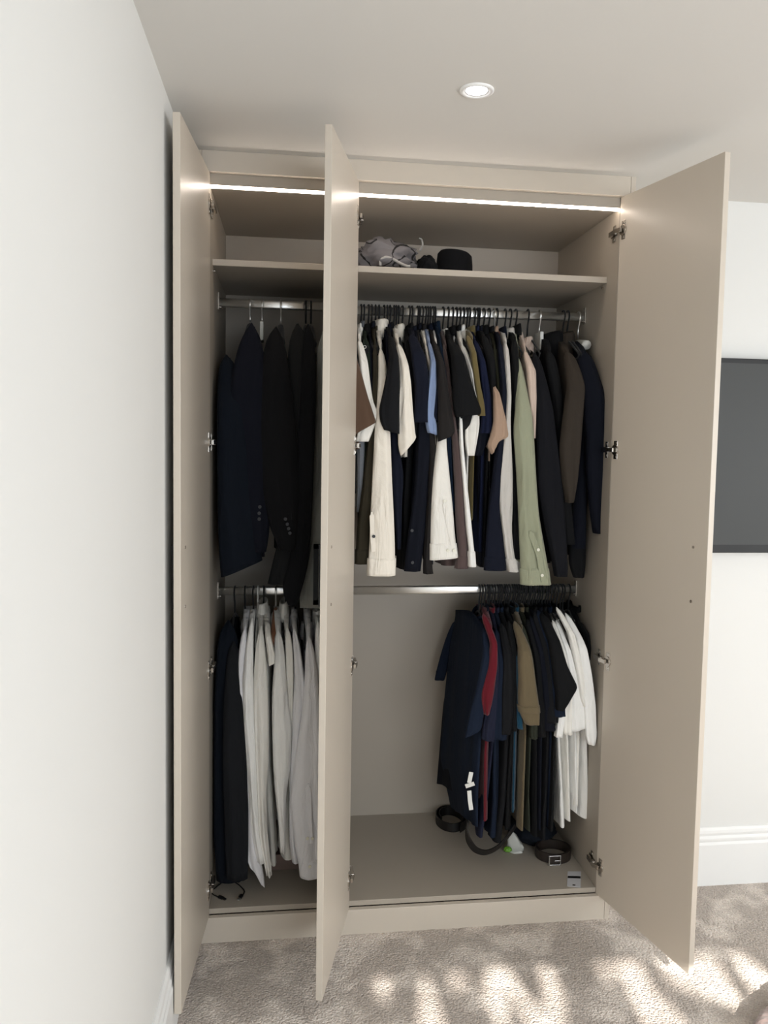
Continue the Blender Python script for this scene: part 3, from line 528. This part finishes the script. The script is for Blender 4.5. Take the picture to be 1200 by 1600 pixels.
# ======== lower rail, left compartment
G('coat', 'dark navy coat hanging at the left end of the lower left rail', 'coat', fab('ink_navy', (16, 24, 36)), 367, rail=2, sl=[(975, 344, 366), (1010, 338, 372), (1100, 335, 376), (1200, 334, 380), (1300, 334, 380), (1374, 338, 378)], ysl=.09, y0=.13, neckpy=970, hem=1340, b=.025, hw=.014, long=True)
G(TR, 'black trousers in front of the dark navy coat, left of the white shirts', 'trousers', fab('trouser_black', (34, 36, 40)), 376, rail=2, sl=[(1010, 354, 372), (1080, 350, 378), (1180, 348, 385), (1260, 350, 388), (1330, 352, 388), (1372, 354, 387)], ysl=.04, y0=.09, neckpy=1005, hem=1330, b=.018, long=True)
WS = 'dress_shirt'
G(WS, 'white dress shirt nearest the black trousers, with a folded grey cuff', 'shirt', WHT2, 384, rail=2, sl=[(985, 376, 387), (1035, 371, 382), (1100, 373, 384), (1180, 378, 390), (1260, 385, 398), (1320, 384, 402), (1352, 386, 414, 1372), (1362, 400, 414, 1386)], ysl=.055, y0=.10, hem=1290, col=('shirt', 377, 389, 974, 990), fold=.004, long=True)
G(WS, 'white dress shirt, second from the left among those on the lower left rail', 'shirt', WHT, 393, rail=2, sl=[(972, 389, 396), (1010, 384, 395), (1060, 379, 396), (1120, 380, 399), (1180, 384, 404), (1240, 388, 408), (1300, 392, 410), (1345, 402, 414)], ysl=.045, y0=.10, hem=1280, col=('shirt', 388, 397, 961, 980), fold=.005, b=.02, long=True)
G(WS, 'white dress shirt with high standing collar near the white plastic hanger', 'shirt', OFFW, 405, rail=2, sl=[(985, 403, 411), (1020, 398, 414), (1060, 396, 418), (1120, 397, 420), (1180, 399, 420), (1240, 402, 416), (1300, 404, 418), (1366, 416, 425)], ysl=.035, y0=.09, hem=1290, col=('shirt', 402, 417, 945, 964), fold=.006, b=.022, long=True)
G(WS, 'short sleeved white dress shirt with a hemmed sleeve pointing right', 'shirt', OFFW, 415, rail=2, sl=[(978, 413, 421), (1000, 415, 425), (1022, 418, 430), (1040, 420, 430, 1034)], ysl=.06, y0=.10, br=[(990, 412, 420), (1100, 414, 423), (1200, 410, 426), (1280, 412, 432), (1352, 420, 436)], col=('shirt', 412, 421, 970, 984))
G(WS, 'white dress shirt on the wooden hanger on the lower left rail', 'shirt', WHT, 431, rail=2, sl=[(990, 427, 440), (1030, 429, 445), (1080, 425, 449), (1140, 425, 456), (1200, 427, 454), (1240, 430, 447), (1290, 436, 446), (1330, 438, 446)], ysl=.05, y0=.10, hem=1300, col=('shirt', 424, 438, 964, 984), fold=.006, b=.022, long=True)
G(WS, 'white dress shirt with tall collar just right of the wooden hanger', 'shirt', OFFW, 446, rail=2, sl=[(985, 444, 453), (1020, 446, 458), (1060, 447, 459), (1120, 450, 458), (1200, 450, 462), (1270, 454, 466)], ysl=.07, y0=.11, br=[(990, 444, 452), (1100, 448, 456), (1220, 442, 458), (1300, 436, 460), (1346, 432, 466, 1340)], col=('shirt', 437, 449, 944, 968), fold=.004, long=True)
G(WS, 'white dress shirt under the tip of the long black coat', 'shirt', WHT2, 460, rail=2, sl=[(985, 455, 463), (1020, 459, 470), (1060, 460, 476), (1100, 458, 479), (1160, 456, 474), (1240, 452, 468), (1320, 452, 466), (1345, 456, 470)], ysl=.055, y0=.10, hem=1300, col=('shirt', 453, 464, 966, 984), fold=.004, b=.02, long=True)
G(WS, 'pale lilac white dress shirt with double buttoned cuff beside the middle door', 'shirt', WHT2, 480, rail=2, sl=[(1000, 478, 488), (1050, 477, 496), (1110, 472, 500), (1180, 462, 503), (1250, 453, 504), (1320, 460, 503), (1367, 470, 502)], ysl=.025, y0=.08, hem=1310, cuff=[(1335, 466, 503), (1368, 469, 502)], btn=[(484, 1354), (480.5, 1310), (488, 1310)], col=('shirt', 472, 490, 975, 998), fold=.005, b=.026, long=True)
G(WS, 'white dress shirt hanging right behind the edge of the middle door', 'shirt', WHT, 496, rail=2, sl=[(975, 493, 502), (1040, 492, 508), (1140, 494, 512), (1240, 494, 512), (1330, 496, 512)], ysl=.075, y0=.11, hem=1280, col=('shirt', 489, 502, 956, 976), long=True)

placket('pale lilac', [(481, 1225), (483, 1265), (485, 1318)], .025 - .027, WHT2, .016)
# ======== lower rail, right compartment
g1 = G(TS, 'navy tee turned to show its neckline, first on the lower right rail', 't-shirt', NAVY3, 751, rail=2, sl=[(985, 757, 766), (1020, 754, 768), (1080, 742, 762), (1140, 728, 752), (1152, 726, 748, 1140)], ysl=.05, y0=.08, y1=.47,
       br=[(985, 756, 766), (1060, 752, 764), (1160, 742, 758), (1240, 736, 755), (1290, 740, 752)], far=[(962, 712), (1010, 704), (1080, 696), (1180, 689), (1255, 706)], fsl=[(965, 708, 718), (1010, 692, 708), (1050, 681, 698), (1062, 679, 694)], neckpy=957, col=('crew', .026, .02), hw=.012, bfold=.004)
G(TS, 'second navy tee behind the first one on the lower right rail', 't-shirt', NAVY2, 757.5, rail=2, sl=None, br=[(990, 757, 764), (1100, 748, 757), (1200, 738, 748), (1250, 735, 745)], far=[(965, 716), (1100, 694), (1224, 684)], y0=.16, y1=.49, neckpy=966, nosleeve=True, bfold=.004)
for k, (x_, z_, h_) in enumerate(((736, 992, .012), (749, 994, .010))):
    x, z = P(x_, z_, .2); 
tg = MB()
for px0, py0, px1, py1 in ((736, 1207, 733, 1222), (728, 1228, 740, 1224), (733, 1236, 734, 1250), (734, 1250, 736, 1264)):
    a, b = P(px0, py0, .070), P(px1, py1, .066); d = np.array((b[0] - a[0], -.004, b[1] - a[1])); L_ = np.linalg.norm(d); d /= L_; s_ = np.cross(d, (0, 1, 0)); tg.obox(((a[0] + b[0]) / 2, .066, (a[1] + b[1]) / 2), d, s_, np.cross(d, s_), L_ / 2 + .002, .007, .0008)
tg.build('care_tag', WHITEPL, g1)['label'] = 'white care labels'
G(TS, 'burgundy red tee on the lower right rail', 't-shirt', RED, 765, rail=2, sl=[(965, 757, 767), (1005, 766, 777), (1040, 763, 777), (1080, 752, 772), (1095, 752, 768, 1100), (1115, 755, 764)], ysl=.04, y0=.09, br=[(1000, 764, 772), (1100, 758, 768), (1180, 751, 765), (1283, 751, 763)], col=('crew',))
G(TS, 'indigo marl tee whose sleeve shows below the burgundy one', 't-shirt', INDI, 772, rail=2, sl=[(990, 772, 780), (1060, 770, 779), (1120, 756, 775), (1154, 752, 772, 1158)], ysl=.055, y0=.10, br=[(1010, 772, 780), (1160, 764, 774), (1240, 752, 768), (1312, 742, 758)], col=('crew',))
G(TS, 'navy tee third from the left among those after the burgundy one', 't-shirt', NAVY3, 778, rail=2, sl=[(988, 776, 786), (1050, 776, 790), (1110, 768, 794), (1154, 770, 792)], ysl=.06, y0=.10, br=[(1010, 778, 788), (1160, 768, 782), (1250, 766, 782), (1312, 760, 782)], col=('crew',))
G(TS, 'first of the two black tees left of the teal one', 't-shirt', BLK2, 786, rail=2, sl=[(980, 786, 796), (1050, 785, 802), (1110, 782, 802), (1146, 782, 797)], ysl=.05, y0=.10, br=[(1010, 786, 796), (1160, 782, 800), (1250, 776, 796), (1316, 766, 790)], col=('crew',))
G(TS, 'second of the two black tees left of the teal one, directly beside it', 't-shirt', BLK, 796, rail=2, sl=[(975, 796, 806), (1050, 795, 808), (1110, 793, 808), (1140, 794, 807)], ysl=.06, y0=.10, br=[(1010, 797, 805), (1160, 793, 808), (1230, 788, 804), (1300, 785, 800)], col=('crew',))
G(TS, 'teal blue tee showing as a thin strip on the lower right rail', 't-shirt', TEALB, 802, rail=2, sl=[(990, 804, 808), (1050, 806, 811), (1100, 806, 812), (1138, 808, 817)], ysl=.05, y0=.10, hem=1280, col=('crew',), b=.012)
G(TS, 'khaki brown tee with turned up sleeve on the lower right rail', 't-shirt', KHK, 810, rail=2, sl=[(978, 808, 819), (1005, 811, 827), (1025, 809, 831), (1060, 810, 836), (1095, 809, 841), (1115, 812, 843), (1130, 820, 842)], ysl=.03, y0=.09, br=[(1010, 810, 820), (1140, 816, 826), (1220, 813, 824), (1296, 811, 822)], col=('crew',), cuff=[(1100, 809, 842), (1112, 811, 843)], b=.025)
G(TS, 'grey green tee right behind the khaki brown one', 't-shirt', fab('grey_green', (66, 70, 58)), 817, rail=2, sl=[(980, 818, 826), (1040, 826, 834), (1100, 828, 840), (1153, 828, 839)], ysl=.06, y0=.10, br=[(1010, 820, 828), (1150, 822, 834), (1240, 822, 828), (1298, 822, 831)], col=('crew',))
dk = [(830, BLK, 'black tee immediately right of the grey green one', [(972, 826, 836), (1040, 834, 846), (1110, 838, 852), (1150, 840, 852)], [(1010, 828, 838), (1150, 832, 844), (1310, 832, 845)]),
      (838, NAVY2, 'very dark navy tee in the row of dark tees on the lower right rail', [(968, 832, 842), (1040, 842, 854), (1110, 848, 862), (1140, 848, 868)], [(1010, 836, 846), (1150, 840, 852), (1300, 838, 850)]),
      (845, BLK2, 'soft black tee, second before the white tees', [(962, 838, 850), (1040, 850, 864), (1100, 852, 872), (1128, 850, 872)], [(1010, 844, 854), (1150, 848, 862), (1312, 842, 856)]),
      (853, NAVY3, 'faded navy tee tucked behind the large black tee', [(960, 844, 856), (1040, 856, 870), (1090, 860, 882), (1118, 862, 884)], [(1010, 850, 862), (1150, 856, 868), (1292, 854, 866)])]
for x_, m_, l_, s_, b_ in dk: G(TS, l_, 't-shirt', m_, x_, rail=2, sl=s_, ysl=.06 - (x_ - 830) * .0006, y0=.10, br=b_, col=('crew',))
G(TS, 'large black tee with pointed sleeve over the white tees', 't-shirt', BLK, 860, rail=2, sl=[(965, 850, 864), (1000, 856, 874), (1040, 862, 886), (1074, 866, 903), (1080, 868, 898), (1100, 868, 886), (1108, 868, 880)], ysl=.02, y0=.08, br=[(1000, 856, 866), (1150, 862, 872), (1300, 855, 868)], col=('crew',), b=.022)
wt = [(866, 'first white tee of the row, longest at the bottom', [(975, 862, 868), (1010, 868, 878), (1060, 876, 886), (1110, 872, 884), (1150, 866, 878)], [(1010, 868, 874), (1150, 868, 880), (1220, 872, 884), (1294, 874, 888)], WHT),
      (871, 'second white tee of the row, beside the longest one', [(975, 869, 876), (1020, 876, 884), (1080, 882, 896), (1130, 878, 896), (1146, 880, 894)], [(1010, 874, 880), (1150, 880, 892), (1285, 886, 896)], OFFW),
      (877, 'third white tee of the row, with broad straight sleeve hem', [(976, 875, 883), (1010, 880, 890), (1060, 887, 902), (1110, 888, 914), (1142, 888, 916, 1136)], [(1010, 880, 888), (1150, 892, 904), (1270, 896, 904)], WHT),
      (884, 'fourth white tee of the row, collar standing highest', [(955, 876, 884), (985, 886, 896), (1040, 898, 910), (1090, 904, 916), (1102, 909, 917)], [(1000, 888, 896), (1150, 900, 912), (1262, 898, 908)], OFFW),
      (891, 'last white tee of the row, nearest the right side panel', [(965, 890, 900), (1000, 902, 914), (1050, 908, 924), (1100, 912, 930), (1150, 914, 932), (1162, 918, 929)], [(1000, 898, 908), (1150, 906, 922), (1240, 908, 924), (1281, 904, 924)], WHT)]
for k, (x_, l_, s_, b_, m_) in enumerate(wt): G(TS, l_, 't-shirt', m_, x_, rail=2, sl=s_, ysl=.055 - .004 * k, y0=.10, br=b_, col=('crew',), neckpy=966)
G(TS, 'black garment squeezed against the right side panel behind the white tees', 't-shirt', BLK, 897, rail=2, sl=[(975, 908, 916), (1000, 914, 922), (1030, 918, 924)], ysl=.13, y0=.16, hem=1150, col=('crew',))

for rl in (1, 2):       # a hanger is known by the garment it carries
    for hk, lb in HOOKS[rl].items():
        c = [q for q in HANG[rl] if abs(q[0] - hk) < 2.6 and not q[1].get('_named')]
        if not c: continue
        o = min(c, key=lambda q: abs(q[0] - hk))[1]; ws = ('black hanger holding the ' + lb.replace(',', '')).split()[:15]
        while ws[-1] in ('the', 'of', 'a', 'an', 'on', 'in', 'and', 'with', 'its', 'whose', 'right', 'left', 'from', 'by', 'under', 'over', 'to', 'at', 'just', 'behind', 'between', 'beside', 'among', 'against', 'into', 'lower', 'upper', 'middle', 'that', 'directly'): ws.pop()
        o['label'] = ' '.join(ws); o['_named'] = 1
for rl in (1, 2):
    for x_, o in HANG[rl]:
        if '_named' in o: del o['_named']
# ------------------------------------------------------------------ things on the shelf
bagm = mat('bag_fabric', (104, 101, 103), .8, bump=.3, bscale=300, vary=.1, vscale=10)
nt = bagm.node_tree; vo = nt.nodes.new('ShaderNodeTexVoronoi'); vo.feature = 'DISTANCE_TO_EDGE'; vo.inputs['Scale'].default_value = 8.5
tcn = nt.nodes.new('ShaderNodeTexCoord'); wv = nt.nodes.new('ShaderNodeTexNoise'); wv.inputs['Scale'].default_value = 9; nt.links.new(tcn.outputs['Object'], wv.inputs['Vector']); va = nt.nodes.new('ShaderNodeVectorMath'); va.operation = 'MULTIPLY_ADD'; va.inputs[1].default_value = (.09, .09, .09); nt.links.new(wv.outputs['Color'], va.inputs[0]); nt.links.new(tcn.outputs['Object'], va.inputs[2]); nt.links.new(va.outputs[0], vo.inputs['Vector']); cr = nt.nodes.new('ShaderNodeValToRGB'); cr.color_ramp.elements[0].position = .018; cr.color_ramp.elements[0].color = (.01, .01, .01, 1); cr.color_ramp.elements[1].position = .03
mx = nt.nodes.new('ShaderNodeMixRGB'); mx.blend_type = 'MULTIPLY'; mx.inputs[0].default_value = 1; bs = nt.nodes['Principled BSDF']
lk = bs.inputs['Base Color'].links[0].from_socket; nt.links.new(lk, mx.inputs[1]); nt.links.new(vo.outputs['Distance'], cr.inputs[0]); nt.links.new(cr.outputs[0], mx.inputs[2]); nt.links.new(mx.outputs[0], bs.inputs['Base Color'])
bx, bz = P(606, 400, .22)
sb = thing('drawstring_bag', (bx, .22, ZS), 'crumpled grey fabric bag printed with black lines lying on the top shelf', 'bag')
from mathutils import noise as mnoise
def lump(c, rx, ry, rz, seed, amp=.18, freq=2.2, flat=-.9, n=28, m=44, prof=None):
    R = []
    for i in range(n):
        ph = math.pi * (i + .5) / n; ring = []
        for j in range(m):
            a = 2 * math.pi * j / m; d = Vector((math.sin(ph) * math.cos(a), math.sin(ph) * math.sin(a), math.cos(ph)))
            f = 1 + amp * (mnoise.noise(d * freq + Vector((seed, 0, 0))) + .7 * abs(mnoise.noise(d * freq * 2.3 + Vector((0, seed, 0)))) + .25 * mnoise.noise(d * freq * 6 + Vector((0, 0, seed))))
            z = max(d.z * f, flat); px = d.x
            if prof: f *= prof(d.x)
            ring.append((c[0] + rx * d.x * f, c[1] + ry * d.y * f, c[2] + rz * z * (prof(d.x) if prof else 1)))
        R.append(ring)
    return MB().rings(R)
lump((bx - .014, .25, ZS + .056),   .112, .1, .054, 3, amp=.34, freq=1.8).build('pouch', bagm, sb, smooth=True)
cord = []
for px, py in ((594, 415), (595, 407), (602, 402), (612, 404), (625, 411), (636, 416), (641, 416)):
    x, z = P(px, py, .135); cord.append((x, .135, max(z, ZS + .006)))
MB().tube(smooth_path(cord), .0045, 8).build('cord', mat('grey_cord', (158, 156, 152), .8, bump=.3, bscale=500), sb, smooth=True)
x, z = P(644, 416, .135); MB().tube([(x - .006, .135, ZS + .007), (x + .006, .135, ZS + .007)], .006, 10).build('cord_lock', BLACK, sb, smooth=True)
lp = [P(px, py, .26) for px, py in ((655, 372), (659, 375), (660, 383), (656, 392))]; MB().tube(smooth_path([(a, .26, b) for a, b in lp]), .003, 8).build('cord_loop', MATS['grey_cord'], sb, smooth=True)
HATM = fab('black_felt', (17, 18, 22))
hx, hz = P(712, 405, .30)
ht = thing('hat', (hx, .3, ZS), 'black felt hat with tall crown lying on the top shelf right of the grey bag', 'hat')
def hatmesh():
    R = []
    for r_, z_ in ((.105, .004), (.108, .007), (.085, .009), (.068, .012), (.063, .03), (.062, .07), (.059, .098), (.051, .107), (.030, .111), (.002, .110)):
        R.append([(hx + r_ * 1.0 * math.cos(a) - .0, .32 + r_ * 1.15 * math.sin(a), ZS + z_ + (.006 * math.cos(a) if z_ > .05 else 0) * -1) for a in np.linspace(0, 2 * math.pi, 48, endpoint=False)])
    return MB().rings(R, True, True)
hm = hatmesh()
MB().rings([hm.v[i * 48:(i + 1) * 48] for i in range(3, 10)], False, True).build('crown', HATM, ht, smooth=True)
MB().rings([hm.v[i * 48:(i + 1) * 48] for i in range(0, 4)], True, False).build('brim', HATM, ht, smooth=True)
cx_, cz_ = P(668, 405, .22)
cp = lump((cx_, .24, ZS + .032), .034, .06, .040, 9, amp=.2).build('cap', HATM, origin=(cx_, .24, ZS), smooth=True)
tag(cp, 'crumpled black cap between the grey bag and the felt hat on the top shelf', 'cap')

# ------------------------------------------------------------------ things on the wardrobe floor
LEATH = mat('black_leather', (22, 20, 20), .42, bump=.3, bscale=300, vary=.2, vscale=20); BRLE = mat('dark_brown_leather', (44, 36, 31), .45, bump=.3, bscale=300, vary=.2, vscale=20)
def strap(pts, wdt, th, tilt=None):
    """leather strap standing on edge along a path of (x, y, z)"""
    pts = smooth_path(pts, 90); R = []
    for i, p in enumerate(pts):
        d = pts[min(i + 1, len(pts) - 1)] - pts[max(i - 1, 0)]; d /= np.linalg.norm(d) + 1e-9
        up = np.array((0, 0, 1.)) if tilt is None else np.array(tilt, float); up = up - d * np.dot(up, d); up /= np.linalg.norm(up); s = np.cross(d, up)
        R.append([p + s * a * th / 2 + up * b * wdt / 2 for a, b in ((-1, -1), (1, -1), (1, -.8), (1, .8), (1, 1), (-1, 1), (-1, .8), (-1, -.8))])
    return MB().rings(R)
FZ = ZF
def fp(px, py, dz=0): x, y = PZ(px, py, FZ); return (x, y, FZ + dz)
def coil(c, rx, ry, turns, z, dr, ph=0):
    n = int(10 * turns); return [(c[0] + (rx - dr * k / n) * math.cos(ph + 2 * math.pi * turns * k / n), c[1] + (ry - dr * k / n) * math.sin(ph + 2 * math.pi * turns * k / n), z + .001 * k / n) for k in range(n + 1)]
c = fp(706, 1292); c = (c[0], c[1] + .03)
b1 = thing('belt', (c[0], c[1], FZ), 'black leather belt coiled on the wardrobe floor under the navy tees', 'belt')
strap(coil(c, .062, .085, 1.75, FZ + .0175, .02, -1.2), .034, .0035).build('strap', LEATH, b1)
q = [(731, 1283, .10), (730, 1300, .07), (734, 1316, .035), (745, 1330, .018), (762, 1336, .017), (782, 1330, .02), (800, 1314, .05), (812, 1300, .09)]
pts = []
for px, py, h_ in q:
    x, z = P(px, py, .10); pts.append((x, .10 + (px - 731) * .0006, max(FZ + .012, z)))
b2 = strap(pts, .024, .004, (0, -.5, 1)).build('belt', LEATH, origin=(pts[3][0], pts[3][1], FZ)); tag(b2, 'black belt drooping in a loop below the dark tees beside the white packet', 'belt')
c = fp(872, 1350); c = (c[0] - .002, c[1] + .055)
b3 = thing('belt', (c[0], c[1], FZ), 'dark brown leather belt coiled with a silver buckle on the wardrobe floor', 'belt')
strap(coil(c, .064, .058, 1.9, FZ + .018, .008, -2.1), .034, .0038).build('strap', BRLE, b3)
x, y = c[0] - .014, c[1] - .064; q = MB()
for a, b, e, f in ((-.022, -.018, -.017, .017), (.018, .022, -.017, .017), (-.022, .022, -.0175, -.0145), (-.022, .022, .0145, .0175)): q.box(x + a, x + b, y - .004, y, FZ + .019 + e, FZ + .019 + f)
q.box(x - .001, x + .02, y - .005, y - .003, FZ + .017, FZ + .020); q.build('buckle', mat('brushed_steel', (190, 188, 184), .25, 1), b3, bevel=.0006)
a, b, c_, d = fp(887, 1362), fp(908, 1362), fp(907, 1387), fp(886, 1385)
card = thing('paper_card', (a[0], a[1], FZ), 'small white card with a dark band lying in front of the buckled belt', 'card')
def quad(a, b, c_, d, s0, s1, t0, t1, z0, z1):
    f = lambda s, t: tuple((np.array(a) * (1 - s) + np.array(b) * s) * (1 - t) + (np.array(d) * (1 - s) + np.array(c_) * s) * t)
    bot = [f(s0, t0), f(s1, t0), f(s1, t1), f(s0, t1)]; return MB().rings([[(p[0], p[1], FZ + z0) for p in bot], [(p[0], p[1], FZ + z1) for p in bot]])
quad(a, b, c_, d, 0, 1, 0, 1, .0003, .0012).build('sheet', mat('card_white', (205, 205, 208), .6), card)
quad(a, b, c_, d, .02, .98, .32, .46, .0011, .0015).build('printed_band', BLACK, card); quad(a, b, c_, d, .4, .62, .86, .93, .0011, .0015).build('printed_mark', BLACK, card)
px_, pz_ = fp(806, 1336)[:2]
pk = thing('plastic_packet', (px_, pz_ + .02, FZ), 'crumpled white plastic packet with a bright green corner, below the khaki tee', 'packet')
R = []
for t, w_, h_ in ((0, .016, .006), (.25, .024, .014), (.6, .02, .035), (.85, .014, .055), (1, .006, .062)):
    x, y = px_ + .012 - .03 * t + .012 * t, pz_ + .012 + .045 * t; R.append([(x + w_ * 1.2 * math.cos(a) + .003 * math.sin(5 * a), y + .008 * math.sin(a), FZ + h_ / 2 + h_ / 2 * math.sin(a + .5) + .001) for a in np.linspace(0, 2 * math.pi, 16, endpoint=False)])
MB().rings(R).build('wrapper', mat('packet_white', (205, 205, 198), .35, bump=.5, bscale=60), pk, smooth=True)
x, y = fp(793, 1332)[:2]; lump((x + .002, y + .004, FZ + .009), .014, .010, .009, 5, amp=.3).build('green_corner', mat('packet_green', (104, 160, 48), .4), pk, smooth=True)
x, y = fp(848, 1330)[:2]
pch = lump((x - .012, y + .10, FZ + .042), .085, .09, .046, 12, amp=.16).build('shoe_bag', fab('pouch_navy', (24, 30, 40)), origin=(x, y + .1, FZ), smooth=True); tag(pch, 'dark navy soft pouch slumped on the floor behind the brown belt', 'pouch')
x, y = fp(440, 1362)[:2]
bx_ = MB().box(x - .045, x + .06, y + .01, y + .14, FZ, FZ + .055).build('shoe_box', mat('box_mauve', (128, 108, 100), .6), origin=(x, y, FZ), bevel=.002); tag(bx_, 'low mauve brown box on the wardrobe floor behind the white shirts', 'box')
# charging cable with two plugs
CB = BLACK
cab = thing('charging_cable', fp(345, 1395), 'black charging cable with two plugs lying at the front left of the wardrobe floor', 'cable')
pa = [fp(*k, .003) for k in ((352, 1376), (346, 1381), (336, 1389), (331, 1394), (333, 1399), (342, 1403))]; pb = [fp(*k, .003) for k in ((352, 1376), (362, 1378), (372, 1383), (381, 1392), (381, 1397), (378, 1401))]
MB().tube(smooth_path(pa), .0018, 8).tube(smooth_path(pb), .0018, 8).build('cord', CB, cab, smooth=True)
def plug(p, d, m2):
    p = np.array(p); d = np.array((d[0], d[1], 0.)); d /= np.linalg.norm(d); s = np.cross(d, (0, 0, 1)); o = MB().obox(p + d * .009 + np.array((0, 0, .002)), d, s, (0, 0, 1), .010, .005, .0035).build('plug', CB, cab, bevel=.001)
    MB().obox(p + d * .024 + np.array((0, 0, .002)), d, s, (0, 0, 1), .006, .004, .002).build('plug_tip', m2, o, bevel=.0004)
plug(pa[-1], (pa[-1][0] - pa[-2][0], pa[-1][1] - pa[-2][1]), BLACK); plug(pb[-1], (pb[-1][0] - pb[-2][0], pb[-1][1] - pb[-2][1]), CHROME)
# blanket entering at the bottom right corner
tag(lump((1.80, -.86, .045), .44, .40, .062, 21, amp=.08, freq=3, flat=-.7).build('blanket', fab('mauve_velvet', (168, 144, 138), .08, .5), origin=(1.8, -.86, 0), smooth=True),
    'mauve velvety blanket whose corner pokes in at the bottom right of the carpet', 'blanket')
